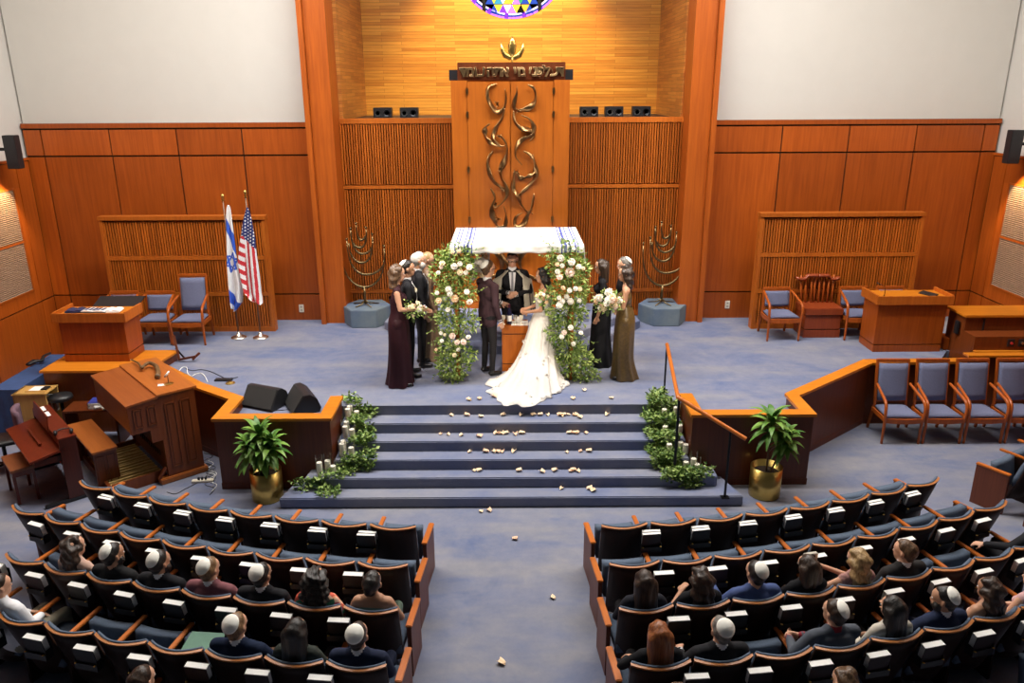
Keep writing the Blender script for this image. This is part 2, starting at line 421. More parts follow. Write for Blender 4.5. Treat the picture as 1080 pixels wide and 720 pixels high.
# side wall grilles and sconces
GW = plain('grille_straw', (.32,.20,.13), .7)
for sx, X in ((-1,-8.62),(1,8.70)):
    xi = X-.03*sx
    g = thing('wall_grille', 'pale louvred wall grille lit from above on the %s side wall' % ('left' if sx < 0 else 'right'), 'grille', (xi, 13.16, 2.52), 0)
    b = MB()
    for i in range(56):
        z = -.88+i*1.76/55
        if abs(z+.02) < .02: continue
        b.obox((0,0,z), (.008*1,0,.006*sx), (0,.53,0), (.004*sx,0,-.006))
    b.build('louvres', GW, g)
    b = MB(); 
    for z in (-.9,.9): b.box(-.012,.012,-.56,.56,z-.015,z+.015)
    b.box(-.014,.014,-.56,.56,-.04,-.005)
    for y in (-.55,.55): b.box(-.012,.012,y-.012,y+.012,-.9,.9)
    b.build('grille_frame', W_CHAIR, g)
    MB().box(*sorted((.02*sx,.03*sx)),-.54,.54,-.89,.89).build('backing', GROOVE, g)
    s = thing('wall_sconce', 'black box downlight on a bracket high on the %s wall' % ('left' if sx < 0 else 'right'), 'wall light', (X-(.40 if sx < 0 else .34)*sx, 13.32, 4.07), 0)
    b = MB(); b.box(-.10,.10,-.08,.08,-.27,.27); b.build('lamp_housing', BLACK, s, bevel=.008)
    b = MB(); b.box(*sorted((.09*sx,.40*sx)),-.025,.025,.02,.07); b.box(*sorted((.33*sx,.40*sx)),-.06,.06,-.05,.14); b.build('bracket', BLACKM, s)
    L = bpy.data.lights.new('sconce_lamp','SPOT'); L.energy = 130; L.color = (1,.72,.38); L.spot_size = math.radians(70); L.spot_blend = .5; L.shadow_soft_size = .04
    lo = bpy.data.objects.new('sconce_lamp', L); COL.objects.link(lo); lo.parent = s; lo.location = (.05*sx,0,-.30)
    lo.rotation_euler = (0, -.32*sx, 0)
# ------------------------------------------------------------------ ark
AY = 13.6
ark = thing('torah_ark', 'tall wooden ark with bronze sculpture on its double doors and a bronze Hebrew inscription above', 'ark', (.025, AY, 1.27))
b = MB(); Z = 1.27
b.box(-.985,-.72,0,.75,0,5.16-Z); b.box(.72,.985,0,.75,0,5.16-Z); b.box(-.72,.72,.05,.75,0,5.16-Z)
b.build('cabinet', W_ARK, ark)
for sx in (-1,1):
    x0, x1 = sorted((.006*sx, .715*sx))
    d = MB().box(x0,x1,-.015,.045,.12,3.87).build('door', W_ARK, ark, bevel=.004)
    for z in (.75,1.6,2.45,3.35,3.72): MB().box(sx*.718-.02,sx*.718+.02,-.045,.0,z-.05,z+.05).build('hinge', BRONZE, d, bevel=.006)
MB().box(-.72,.72,-.03,.05,0,.11).build('plinth', W_ARK, ark)
hd = MB().box(-.87,.91,.02,.5,3.89,4.17).build('header_board', W_DARK, ark, bevel=.006)
for sx in (-.95,.98): MB().box(sx-.07,sx+.07,.18,.4,3.89,4.06).build('side_block', BLACK, ark)
# inscription
def textmesh(s, size, ext, name, mat, parent, loc, xs=1.0):
    cu = bpy.data.curves.new('txt','FONT'); cu.body = s; cu.size = size; cu.extrude = ext; cu.bevel_depth = .006; cu.offset = .004
    o = bpy.data.objects.new('txt', cu); COL.objects.link(o)
    me = bpy.data.meshes.new_from_object(o.evaluated_get(bpy.context.evaluated_depsgraph_get()))
    bpy.data.objects.remove(o)
    if len(me.vertices) == 0: return None
    co = np.array([v.co[:] for v in me.vertices]); w = co[:,0].max()-co[:,0].min(); hh = co[:,1].max()-co[:,1].min()
    cx_ = (co[:,0].max()+co[:,0].min())/2
    for v in me.vertices:
        x, y, z = v.co
        t = y/size
        v.co = ((x-cx_)*xs+.009*math.sin(t*6+loc[0]*9), -z-.01*math.sin(t*5+loc[0]*4), y)
    me.materials.clear(); me.materials.append(mat); me.update()
    q = bpy.data.objects.new(name, me); COL.objects.link(q); q.parent = parent; q.location = loc; q['w'] = w*xs
    return q
words_ = ['עומד','אתה','מי','לפני','דע']      # words placed left to right as on the board; letters reversed below
xw = [(-.83,-.45),(-.40,-.05),(.03,.22),(.28,.62),(.66,.88)]
LETB = plain('letter_bronze', (.55,.36,.17), .3, 1, var=.2, sc=9)
lets = [(-.78,'ד'),(-.665,'מ'),(-.565,'ו'),(-.475,'ע'),(-.32,'ה'),(-.20,'ת'),(-.085,'א'),(.08,'י'),(.185,'מ'),(.33,'י'),(.405,'נ'),(.49,'פ'),(.595,'ל'),(.72,'ע'),(.835,'ד')]
for x, ch in lets: textmesh(ch, .215, .022, 'bronze_letter', LETB, hd, (x, .0, 3.955 if ch != 'ל' else 3.95), 1.0)
# crown
cr = MB()
def blade(pts, w, dy=.03):
    cr.tube([(x,0,z) for x, z in pts], w, 8, flat=.45, fdir=(0,1,0))
blade([(-.135,4.43),(-.125,4.33),(-.085,4.26),(-.03,4.235),(0,4.25)], [.005,.022,.034,.034,.03])
blade([(.135,4.43),(.125,4.33),(.085,4.26),(.03,4.235),(0,4.25)], [.005,.022,.034,.034,.03])
blade([(0,4.24),(-.006,4.30),(0,4.38),(.004,4.44),(0,4.50)], [.032,.045,.052,.032,.004])
cr.tube([(0,0,4.12),(0,0,4.26)], .012, 6)
cw_ = cr.build('crown', BRASS, ark, smooth=True); cw_.location = (.035,.1,-1.05); cw_.scale = (1.35,1.2,1.25)
# door sculpture traced on the door plane
def zp(x, y): p = atY(490+x/4.36, 80+y/4.36, AY-.06); return (p.x-.025, p.z-1.27)
strands = [
 [(150,35),(110,50),(105,90),(120,130),(150,165),(180,150),(190,110),(185,60)],[(185,150),(170,200),(140,250),(130,290),(160,320),(190,320)],
 [(115,220),(95,240),(95,280),(125,310),(160,325)],[(165,270),(190,310),(195,350),(185,390),(165,430),(170,470),(190,510),(195,550),(165,590),(135,610)],
 [(130,345),(110,380),(110,430),(130,480),(165,510),(190,525)],[(120,515),(140,560),(125,600),(130,650),(150,690),(185,690),(190,640),(180,600)],
 [(290,40),(320,60),(325,110),(300,145),(250,160),(225,140),(240,80),(240,50)],[(225,160),(230,210),(260,240),(300,250),(320,270),(300,300)],
 [(260,180),(300,200),(320,240),(315,270),(270,290),(240,320),(235,370),(265,410)],[(270,345),(310,370),(325,410),(325,460),(300,500),(260,540),(240,550)],
 [(230,430),(225,470),(225,520),(245,550),(260,590),(290,630)],[(235,440),(260,470),(300,460),(325,440)],[(320,540),(310,600),(290,640),(270,680),(235,690),(235,650),(265,630)],
 [(150,690),(120,740),(130,800),(170,840),(160,900),(110,930),(60,950)],[(185,700),(190,760),(170,810),(200,870),(180,930)],
 [(270,690),(300,740),(290,800),(250,840),(270,900),(320,930),(370,950)],[(235,700),(230,760),(250,810),(225,870),(240,940)]]
knots = [(150,130),(160,280),(165,430),(180,520),(140,590),(155,660),(275,245),(305,370),(240,440),(255,550),(300,625),(245,160)]
def smoothpts(p, n=5):
    out = []
    for i in range(len(p)-1):
        a = p[max(i-1,0)]; b_ = p[i]; c = p[i+1]; d = p[min(i+2,len(p)-1)]
        for k in range(n):
            t = k/n; out.append(tuple(.5*((2*b_[j])+(-a[j]+c[j])*t+(2*a[j]-5*b_[j]+4*c[j]-d[j])*t*t+(-a[j]+3*b_[j]-3*c[j]+d[j])*t**3) for j in range(len(b_))))
    out.append(p[-1]); return out
for side in (0, 1):
    b = MB()
    for s in strands:
        if (sum(p[0] for p in s)/len(s) > 215) != bool(side): continue
        P = smoothpts([zp(*q) for q in s], 5); N = len(P)
        rs = []
        for i, (x, z) in enumerate(P):
            t = i/(N-1); w = (.008+.036*math.sin(PI*min(1,t*1.05)))*(1+.25*math.sin(t*17+s[0][0]))
            d = Vector((P[min(i+1,N-1)][0]-P[max(i-1,0)][0], P[min(i+1,N-1)][1]-P[max(i-1,0)][1])); d.normalize() if d.length else None
            nx, nz = -d.y, d.x; tw = math.sin(t*9+s[0][1])*.9
            y = -.055-.03*math.sin(t*7+s[0][0])
            ring = []
            for k in range(8):
                a = 2*PI*k/8; u = math.cos(a)*w; v = math.sin(a)*.010
                uu = u*math.cos(tw)-v*math.sin(tw); vv = u*math.sin(tw)+v*math.cos(tw)
                ring.append((x+nx*uu, y+vv, z+nz*uu))
            rs.append(ring)
        b.rings(rs)
    for q in knots:
        if (q[0] > 215) != bool(side): continue
        x, z = zp(*q)
        for k in range(7):
            a = RND.random()*6.28; r = .04+RND.random()*.03
            b.tube([(x,-.03,z),(x+math.cos(a)*r,-.07-RND.random()*.03,z+math.sin(a)*r)], [.012,.004], 5)
    b.build('door_sculpture', BRONZE, ark, smooth=True)

# ------------------------------------------------------------------ speakers on the ledge
for px in (403, 431, 621.5, 648, 677):
    p = atY(px, 116, 15.2)
    s = thing('ledge_speaker', {403:'small black two-cone speaker at the far left of the ledge',431:'small black two-cone speaker on the ledge just left of the ark',
        621.5:'small black two-cone speaker on the ledge just right of the ark',648:'small black two-cone speaker in the middle of the three right of the ark',677:'small black two-cone speaker at the far right of the ledge'}[px], 'speaker', (p.x,15.2,4.50), 0, 'speakers on the ledge')
    MB().box(-.17,.17,0,.2,.0,.2).build('speaker_box', BLACK, s, bevel=.008)
    for dx in (-.085,.085):
        b = MB(); b.lathe([(.065,0),(.062,.012),(.05,.006),(.012,-.012)], seg=16); b.v = [(x+dx,-z,y+.10) for x, y, z in b.v]
        b.build('speaker_cone', GRILL if dx < 0 else BLACKM, s)

# ------------------------------------------------------------------ freestanding slatted screens
def slat_screen(x0, x1, label):
    t = thing('slatted_screen', label, 'screen', ((x0+x1)/2, 13.66, PZ)); w = (x1-x0)/2; h = 2.10
    b = MB(); k = int(2*w/.046)
    for i in range(k):
        x = -w+2*w*(i+.5)/k
        for z0, z1 in ((.08,.66),(.74,1.32),(1.40,h-.10)): b.box(x-.014,x+.014,-.05,.03,z0,z1)
    o = b.build('slats', W_SLAT, t)
    MB().box(-w+.01,w-.01,.03,.05,.05,h-.05).build('backing_board', W_PANEL, t)
    MB().box(-w-.02,w+.02,-.08,.10,h-.07,h).build('top_rail', W_SLAT, t, bevel=.004)
    for z in (.70,1.36): MB().box(-w,w,-.06,.04,z-.035,z+.035).build('middle_rail', W_SLAT, t)
    MB().box(-w,w,-.06,.06,0,.09).build('bottom_rail', W_SLAT, t)
    for sx in (-1,1): MB().box(*sorted((sx*(w+.006),sx*(w-.05))),-.065,.095,0,h-.05).build('end_post', W_SLAT, t)
slat_screen(-7.14,-4.27, 'slatted oak screen behind the two flags on the left side of the stage')
slat_screen(4.38,7.22, 'slatted oak screen behind the high-backed wooden chair on the right side of the stage')

# ------------------------------------------------------------------ flags
def cloth_flag(name, label, base, ztop, rows, paint, mats, group=None):
    t = thing(name, label, 'flag', base)
    b = MB(); b.tube([(0,0,.03),(0,0,ztop)], .014, 10); b.build('flagpole', W_THRONE if name == 'x' else plain('pole_wood',(.16,.06,.02),.35), t, smooth=True)
    b = MB(); b.lathe([(.135,0),(.135,.012),(.10,.03),(.04,.045),(.025,.10),(.018,.11)], seg=24); b.build('pole_base', CHROME, t, smooth=True)
    b = MB(); b.lathe([(.008,ztop-.02),(.03,ztop),(.012,ztop+.02),(.026,ztop+.05),(.03,ztop+.07),(.022,ztop+.095),(.004,ztop+.11)], seg=14); b.build('finial', BRASS, t, smooth=True)
    b = MB()
    def fn(u, v):
        y = rows[0][0]+(rows[-1][0]-rows[0][0])*v
        for r, r2 in zip(rows, rows[1:]):
            if r[0] <= y <= r2[0]+1e-6:
                k = (y-r[0])/(r2[0]-r[0]); xl = r[1]+(r2[1]-r[1])*k; xr = r[2]+(r2[2]-r[2])*k; break
        px = xl+(xr-xl)*u
        sag = 6*math.sin(u*2.6)*v   # pixels of hem droop
        p = atY(220+px/4.36, 195+(y+sag*2*v)/4.36, base[1]-.02)
        return (p.x-base[0], -.03-.045*v*math.sin(u*9+v*2)-.02*v, p.z-base[2])
    me = b.grid(fn, 60, 120, mf=paint); o = b.build('flag_cloth', mats, t, smooth=True, fix=False)
    md = o.modifiers.new('s','SOLIDIFY'); md.thickness = .004
    return t
FW = plain('flag_white',(.80,.80,.80),.8,var=.03); FB = plain('flag_blue',(.03,.10,.55),.8,var=.05); FN = plain('flag_navy',(.02,.03,.14),.8,var=.05); FR = plain('flag_red',(.55,.025,.035),.8,var=.05)
rowsI = [(92,88,96),(110,83,103),(150,82,108),(260,85,121),(330,88,130),(370,89,136),(450,95,160),(530,103,156),(565,108,130)]
def inseg(px, py, a, b_, w):
    ax, ay = a; bx, by = b_; dx, dy = bx-ax, by-ay; t = max(0,min(1,((px-ax)*dx+(py-ay)*dy)/(dx*dx+dy*dy))); return math.hypot(px-ax-dx*t, py-ay-dy*t) < w
def rowx(rows, u, v):
    y = rows[0][0]+(rows[-1][0]-rows[0][0])*v
    for r, r2 in zip(rows, rows[1:]):
        if r[0] <= y <= r2[0]+1e-6:
            k = (y-r[0])/(r2[0]-r[0]); return r[1]+(r2[1]-r[1])*k+(r[2]+(r2[2]-r[2])*k-r[1]-(r2[1]-r[1])*k)*u, y
    return 0, y
def paintI(u, v):
    x, y = rowx(rowsI, u, v)
    l = 150+(x-82)*2.2
    if l < y < l+52+(x-82)*.4: return 1
    l = 475+(x-97)*1.15
    if l < y < l+52: return 1
    cx_, cy_, R = 110, 352, 42
    for rot in (90, 270):
        P = [(cx_+R*.62*math.cos(math.radians(rot+120*i+12)), cy_+R*1.05*math.sin(math.radians(rot+120*i+12))) for i in range(3)]
        for i in range(3):
            if inseg(x, y, P[i], P[(i+1)%3], 3.6): return 1
    return 0
cloth_flag('israeli_flag', 'white flag with blue stripes and a six-pointed star on a brass-topped pole', (-4.81,13.23,PZ), 2.42, rowsI, paintI, [FW,FB])
rowsU = [(103,176,184),(150,163,198),(250,148,216),(290,143,218),(360,138,228),(420,150,236),(490,167,243),(530,200,250),(535,235,250)]
def paintU(u, v):
    x, y = rowx(rowsU, u, v)
    cant = y < 292-(218-x)*.9 if x > 165 else y < 235-(165-x)*.2
    if cant:
        sx, sy = (x-150)%13-6.5, (y-103+((x-150)//13)*7)%15-7.5
        return 1 if sx*sx*.8+sy*sy < 9 else 0
    if x < 168+max(0,(y-380))*.1: return 2 if int((y-x*.55)/20)%2 else 1
    return 2 if int((x-y*.10)/11.5)%2 else 1
cloth_flag('american_flag', 'red and white striped flag with white stars on navy, on a brass-topped pole', (-4.42,13.22,PZ), 2.48, rowsU, paintU, [FN,FW,FR])

# ------------------------------------------------------------------ menorahs on hexagonal pedestals
def menorah(c, side):
    P0 = (c[0], c[1], PZ)
    b = MB(); b.prism([(.465*math.cos(PI/3*k),.465*math.sin(PI/3*k)*1.0) for k in range(6)], 0, .33)
    tag(b.build('hexagonal_pedestal', CARPET3, bevel=.012, loc=P0), 'blue carpeted six-sided pedestal under the %s menorah' % side, 'pedestal')
    t = thing('menorah', 'bronze seven-branched menorah of nested arcs on the %s carpeted pedestal' % side, 'menorah', (c[0], c[1], PZ+.33))
    def q(x, y): p = atY(350+x/6.857, 225+y/6.857, 14.2); return (p.x+2.68+.0, p.z-PZ-.33)
    arcs = [((63,240),(380,252),530),((110,195),(378,335),440),((125,215),(294,162),355),((137,115),(297,200),290),((145,175),(250,112),245),((178,82),(243,160),190)]
    ends = [(63,225),(380,235),(110,185),(292,148),(137,108),(248,100),(177,72)]
    for a, e, bot in arcs:
        A, E = q(*a), q(*e); zb = q(200,bot)[1]; pts = []
        for i in range(19):
            th = PI*i/18; x = (A[0]+E[0])/2-(E[0]-A[0])/2*math.cos(th); ze = A[1]+(E[1]-A[1])*i/18
            pts.append((x, -.0, ze+(zb-ze)*math.sin(th)**.75))
        MB().tube(pts, [.012+.010*math.sin(PI*i/18) for i in range(19)], 8).build('branch', GOLDB, t, smooth=True)
    for e in ends:
        x, z = q(*e); MB().lathe([(.004,-.035),(.02,-.01),(.026,.01),(.018,.022)], (x,0,z), 12).build('cup', GOLDB, t, smooth=True)
    x, z = q(237,530)
    MB().tube([(x,0,.03),(x,0,z+.01)], .022, 8).build('stem', GOLDB, t, smooth=True)
    # spine that ties the arcs together
    MB().tube([(x,.012,z),(x-.03,.012,q(0,190)[1])], .004, 6).build('rod', GOLDB, t)
    for k in range(5):
        a = 2*PI*k/5+.3
        MB().tube([(x,0,.09),(x+.08*math.cos(a),.08*math.sin(a),.035),(x+.25*math.cos(a),.25*math.sin(a),.012)], [.016,.012,.009], 6).build('foot', GOLDB, t, smooth=True)
menorah((-2.68,14.17), 'left'); menorah((2.87,14.17), 'right')

# ------------------------------------------------------------------ podiums
def podium(name, label, x0, x1, y0, y1, z0, z1, plinth=True):
    t = thing(name, label, 'podium', ((x0+x1)/2, y0, z0)); w = (x1-x0)/2; d = y1-y0; h = z1-z0
    b = MB(); b.box(-w,w,0,d,.13,h-.1); b.build('body', W_PANEL, t, bevel=.004)
    MB().box(-w+.012,w-.012,.012,d-.012,.1,.14).build('shadow_gap', GROOVE, t)
    MB().box(-w-.0,w+.0,-.005,d,0,.115).build('plinth', W_PANEL, t, bevel=.004)
    MB().box(-w-.05,w+.05,-.05,d+.02,h-.1,h-.03).build('desk_top', W_CAP, t)
    b = MB(); b.box(-w-.06,w+.06,-.06,-.03,h-.12,h+.02)
    for sx in (-1,1): b.box(*sorted((sx*(w+.06),sx*(w+.03))),-.03,d+.02,h-.12,h+.03)
    b.build('rim', W_SLAT, t)
    return t, w, d, h
struct('wall_parapet_podium', MB().prism([(-7.07,11.12),(-6.0,11.12),(-5.50,11.44),(-5.42,12.05),(-7.07,12.05)], 0, .985).prism([(-7.10,11.08),(-5.98,11.08),(-5.45,11.42),(-5.38,12.05),(-7.10,12.05)], .985, 1.02, 1), [W_ORGAN, W_CAP])
pl, w, d, h = podium('podium', 'wooden reading podium with open prayer books on its top, on the left parapet', -6.92, -5.92, 11.5, 12.02, 1.02, 1.79)
pr, w2, d2, h2 = podium('podium', 'wooden reading podium with a gooseneck microphone on the right side of the stage', 6.0, 7.12, 12.27, 12.80, PZ, 1.79)
# on the left podium
for k, (x, y, rz, sx_, mat, lab) in enumerate(((-6.75,11.72,.2,.13,plain('navy_cover',(.02,.03,.09),.5),'closed navy book on the left podium top'),(-6.42,11.7,-.05,.2,WHITE,'open white prayer book on the left podium top'),(-6.16,11.72,.1,.12,WHITE,'loose white sheet at the right of the left podium top'))):
    bk = thing('prayer_book', lab, 'book', (x,y,1.775), rz)
    MB().box(-sx_,sx_,-.11,.11,0,.014).build('cover', mat if k != 1 else BLACK, bk)
    MB().slab(lambda u, v: (-sx_*.95+1.9*sx_*u, -.10+.2*v, .014), 8, 1, lambda u, v: (0,0,.012+.014*abs(math.sin(u*2*PI)))).build('page_block', WHITE if k else mat, bk)
    if k == 1:
        b = MB()
        for i in range(5): b.box(-.15+i*.065,-.11+i*.065,-.07,.07,.0405,.0415)
        b.build('print', plain('ink',(.03,.03,.12),.6), bk)
ms = thing('music_stand', 'black flat music stand behind the left podium', 'music stand', (-6.35,12.45,PZ))
b = MB(); b.obox((-.08,0,.88),(.37,0,0),(0,.15,.05),(0,-.004,.01)); b.build('desk', BLACK, ms, bevel=.004)
MB().tube([(0,0,.03),(0,0,.88)], .013, 8).build('pole', BLACKM, ms)
for k in range(3): MB().tube([(0,0,.12),(.26*math.cos(k*2.1),.26*math.sin(k*2.1),.012)], .008, 6).build('leg', BLACKM, ms)
# microphones
def gooseneck(name, label, loc, rz, h=.22):
    t = thing(name, label, 'microphone', loc, rz)
    MB().lathe([(.035,0),(.035,.01),(.012,.018)], seg=16).build('mic_base', BLACKM, t)
    MB().tube([(0,0,.015),(0,0,h*.6),(-.03,0,h*.85),(-.11,0,h)], .005, 6).build('gooseneck', BLACKM, t, smooth=True)
    MB().tube([(-.10,0,h-.01),(-.15,0,h+.02)], .010, 8).build('capsule', BLACK, t, smooth=True)
gooseneck('microphone', 'thin black gooseneck microphone on the right podium', (6.12,12.38,1.76), 0)
o = MB().slab(lambda u, v: (-.06+.12*u, -.14+.28*v, 0), 2, 2, (0,0,.02)).build('black_folder', BLACK, loc=(6.9,12.5,1.765)); o.rotation_euler = (.0,-.25,.5)
tag(o, 'small black folder resting on the right podium', 'folder')

# ------------------------------------------------------------------ upholstered chairs
def make_chair(tall, fabric, name, label, group=None):
    t = thing(name, label, 'chair', group=group); H1 = 1.12 if tall else .82
    W = .27
    def cush(u, v):
        x = (-.5+u)*.50*(1-.08*(v)); y = -.26+.46*v
        return (x, y, .405)
    MB().slab(cush, 10, 8, lambda u, v: (0,0,.025+.045*(math.sin(PI*min(1,max(0,u)))**.4)*(math.sin(PI*(.12+.8*v))**.5))).build('seat', fabric, t, smooth=True)
    z0 = .52
    b = MB(); b.slab(lambda u, v: ((-.5+u)*.42, .20+.10*(v*(H1-.05-z0)+z0-.45)/.6-.015*math.sin(PI*u), z0+v*(H1-.05-z0)), 8, 6, lambda u, v: (0,-.035-.01*math.sin(PI*u),0)).build('backrest', fabric, t, smooth=True)
    b = MB()
    yb = lambda z: .215+.10*(z-.45)/.6
    for sx in (-1,1): b.beam((sx*.232,yb(.38),.38),(sx*.232,yb(H1),H1),.035,.035,(0,1,0))
    b.beam((-.245,yb(H1)-.0,H1-.015),(.245,yb(H1)-.0,H1-.015),.045,.05,(0,0,1)); b.beam((-.23,yb(.5),.50),(.23,yb(.5),.50),.03,.04)
    b.build('back_frame', W_CHAIR, t, bevel=.006)
    b = MB()
    b.slab(lambda u, v: ((-.5+u)*.54, -.275+.02*0-.02*math.sin(PI*u), .405-.065*v-.012*math.sin(PI*u)*v), 8, 1, (0,.025,0))
    for sx in (-1,1): b.box(*sorted((sx*.27,sx*.245)),-.26,.22,.335,.40)
    b.box(-.26,.26,.20,.225,.335,.40); b.build('seat_rail', W_CHAIR, t)
    for sx in (-1,1):
        # front leg rises into the curved arm and sweeps back to the back frame
        pts = smoothpts([(sx*.27,-.25,.0),(sx*.27,-.255,.30),(sx*.285,-.27,.52),(sx*.28,-.22,.64),(sx*.265,-.02,.71),(sx*.245,.20,.775)], 5)
        MB().tube(pts, [.020+.006*math.sin(PI*i/(len(pts)-1)) for i in range(len(pts))], 8, flat=.9).build('front_leg_and_arm', W_CHAIR, t, smooth=True)
        MB().beam((sx*.235,.34,0),(sx*.235,.22,.42),.034,.038,(0,1,0)).build('rear_leg', W_CHAIR, t, bevel=.005)
    return t
ch_low = make_chair(False, FABRIC, 'armchair', 'low-backed slate blue armchair between the left podium and the high-backed one')
ch_tall = make_chair(True, FABRIC, 'armchair', 'high-backed slate blue armchair in front of the left slatted screen')
ch_low.location = (-6.13,13.08,PZ); ch_low.rotation_euler.z = .06
ch_tall.location = (-5.53,13.05,PZ); ch_tall.rotation_euler.z = .04
def place(src, loc, rz, label, fab=None, group=None):
    c = copy_tree(src); c.location = loc; c.rotation_euler.z = rz; c['label'] = label
    if group: c['group'] = group
    if fab:
        for o in c.children:
            if o.name.split('.')[0] in ('seat','backrest'):
                o.data = o.data.copy(); o.data.materials[0] = fab
    return c
place(ch_low, (-6.76,13.10,PZ), .1, 'mauve-backed chair mostly hidden behind the left podium', PURPLEF)
place(ch_low, (4.71,13.12,PZ), .02, 'low-backed slate blue armchair left of the high wooden chair')
place(ch_low, (6.06,13.14,PZ), 0, 'low-backed slate blue armchair right of the high wooden chair')
place(ch_low, (6.72,13.16,PZ), 0, 'low-backed slate blue armchair whose top shows above the right podium')
labs = ['leftmost of the high-backed blue armchairs on the floor below the right parapet','second from the left of the blue armchairs below the right parapet','third from the left of the blue armchairs below the right parapet','rightmost of the blue armchairs below the right parapet, cut by the picture edge']
for k in range(4): place(ch_tall, (5.77+k*.605, 10.80, 0), -.02+.01*k, labs[k], group='blue armchairs below the right parapet')
place(ch_tall, (5.77+4*.605, 10.80, 0), .0, 'blue armchair beyond the rightmost one below the right parapet', group='blue armchairs below the right parapet')
# throne
t = thing('wooden_throne_chair', 'high wooden chair with a box seat and spindle back before the right slatted screen', 'chair', (5.45,13.05,PZ), 0)
b = MB(); b.box(-.32,.32,0,.5,0,.14); b.build('base', W_THRONE, t, bevel=.005)
MB().box(-.30,.30,.02,.48,.14,.155).build('shadow_gap', GROOVE, t)
MB().box(-.31,.31,.005,.49,.155,.40).build('box', W_THRONE, t, bevel=.005)
MB().box(-.33,.33,-.02,.5,.41,.53).build('seat', W_THRONE, t, bevel=.008)
for i in range(8):
    x = -.27+.54*i/7; 
    if i in (2,): x += .02
    MB().tube([(x,.40,.52),(x*1.05,.44,.8),(x*1.08,.47,1.02)], [.014,.019,.013], 8).build('spindle', W_CHAIR, t, smooth=True)
b = MB()
for sx in (-1,1):
    b.slab(lambda u, v: (sx*(.0+.38*u), .40+.12*v, .985+(.035*math.cos(u*PI*1.25) if u > .55 else -.025*0)-(.03*(u > .55))+.04*max(0,u-.8)*5*.4), 10, 2, (0,0,.05))
b.build('crest_rail', W_THRONE, t, smooth=True)

# ------------------------------------------------------------------ right side console
t = thing('control_desk', 'low wooden console with a light top and sockets at the right edge of the stage', 'console', (7.3,12.0,0))
MB().box(0,1.3,0,.5,.0,1.52).build('body', W_ORGAN, t); MB().box(-.04,1.32,-.04,.55,1.52,1.56).build('top', W_CAP, t, bevel=.005)
MB().box(.28,.30,-.02,0,1.27,1.5).build('hinge_strip', BLACK, t); MB().box(1.08,1.10,-.02,0,1.27,1.5).build('hinge_strip', BLACK, t)
MB().box(-.02,1.35,-.35,-.02,.0,1.30).build('front_panel', W_ORGAN, t); MB().box(-.02,1.35,-.42,-.3,1.05,1.08).build('ledge', W_CAP, t)
for dx in (.55,.72):
    b = MB().box(dx-.05,dx+.05,-.37,-.35,1.14,1.26); s = b.build('socket_plate', BLACK, t)
    b = MB(); b.lathe([(.02,0),(.02,.02)], (0,0,0), 10); b.v = [(x+dx,-.37-z,y+1.2) for x, y, z in b.v]; b.build('connector', plain('red_plug',(.5,.03,.03),.4) if dx < .6 else CHROME, s)
MB().box(-.06,-.02,.1,.2,1.2,1.42).build('phone_handset', BLACK, t, bevel=.01)
o = MB().box(0,.42,0,.30,0,.2).build('wooden_step_block', W_PANEL, loc=(7.22,12.35,PZ), bevel=.008); tag(o, 'low wooden block on the carpet between the right podium and the console', 'block')
o = MB().lathe([(.05,0),(.055,.05),(.03,.1),(.01,.12)], seg=14).build('desk_clock', CHROME, loc=(7.42,12.5,PZ+.2), smooth=True); tag(o, 'small shiny round object on the wooden block beside the right podium', 'bell')
struct('wall_parapet_ramp', MB().box(7.0,8.65,11.28,11.36,0,1.10).box(6.98,8.65,11.24,11.40,1.10,1.13,1), [W_ORGAN, W_CAP])

# ------------------------------------------------------------------ organ corner
t = thing('organ_console', 'large walnut organ console with panelled sides left of the steps', 'organ', (-4.25,9.80,0), math.radians(41.5))
L = 1.52
MB().box(-.48,0,0,.06,.08,1.24).build('side_panel', W_ORGAN, t); MB().box(-.48,0,L-.06,L,.08,1.24).build('side_panel', W_ORGAN, t)
b = MB(); b.box(-.86,-.46,0,.05,.80,1.20); b.box(-.62,-.46,0,.05,.62,.82); b.build('key_cheek', W_ORGAN, t)
b = MB(); b.box(-.86,-.46,L-.05,L,.80,1.20); b.build('key_cheek', W_ORGAN, t)
MB().box(-.10,-.02,.05,L-.05,.05,1.24).build('back_panel', W_ORGAN, t)
MB().box(-.86,-.82,.04,L-.04,.82,1.20).build('fall_board', W_ORGAN, t)
MB().box(-.84,-.12,.04,L-.04,.78,.82).build('key_bed', W_DARK, t)
MB().box(-.46,-.40,.05,L-.05,.1,.80).build('knee_board', W_DARK, t)
b = MB(); b.obox((-.675,L/2,1.215),(.205,0,.018),(0,L/2+.02,0),(0,0,.014)); b.build('sliding_lid', wood('organ_lid_dark',(.27,.07,.017),(.38,.11,.026),'y',rough=.3), t)
MB().box(-.49,.03,-.03,L+.03,1.24,1.27).build('top_deck', W_ORGTOP, t, bevel=.004)
b = MB(); b.box(-.60,.04,-.04,.08,0,.08); b.build('base_moulding', W_ORGTOP, t, bevel=.012); MB().box(-.60,.04,L-.08,L+.03,0,.08).build('base_moulding', W_ORGTOP, t, bevel=.012)
MB().beam((-.60,.02,.08),(-.50,.02,.22),.05,.03,(1,0,0)).build('foot_bracket', W_ORGAN, t)
for x0, x1, z0, z1 in ((-.41,-.27,.2,1.12),(-.21,-.07,.2,1.12),(-.80,-.69,.87,1.13),(-.63,-.52,.87,1.13)):
    b = MB()
    b.box(x0,x1,-.012,0,z0,z0+.015); b.box(x0,x1,-.012,0,z1-.015,z1); b.box(x0,x0+.015,-.012,0,z0,z1); b.box(x1-.015,x1,-.012,0,z0,z1)
    b.box(x0+.03,x1-.03,-.008,0,z0+.03,z1-.03); b.build('panel_moulding', W_ORGAN, t)
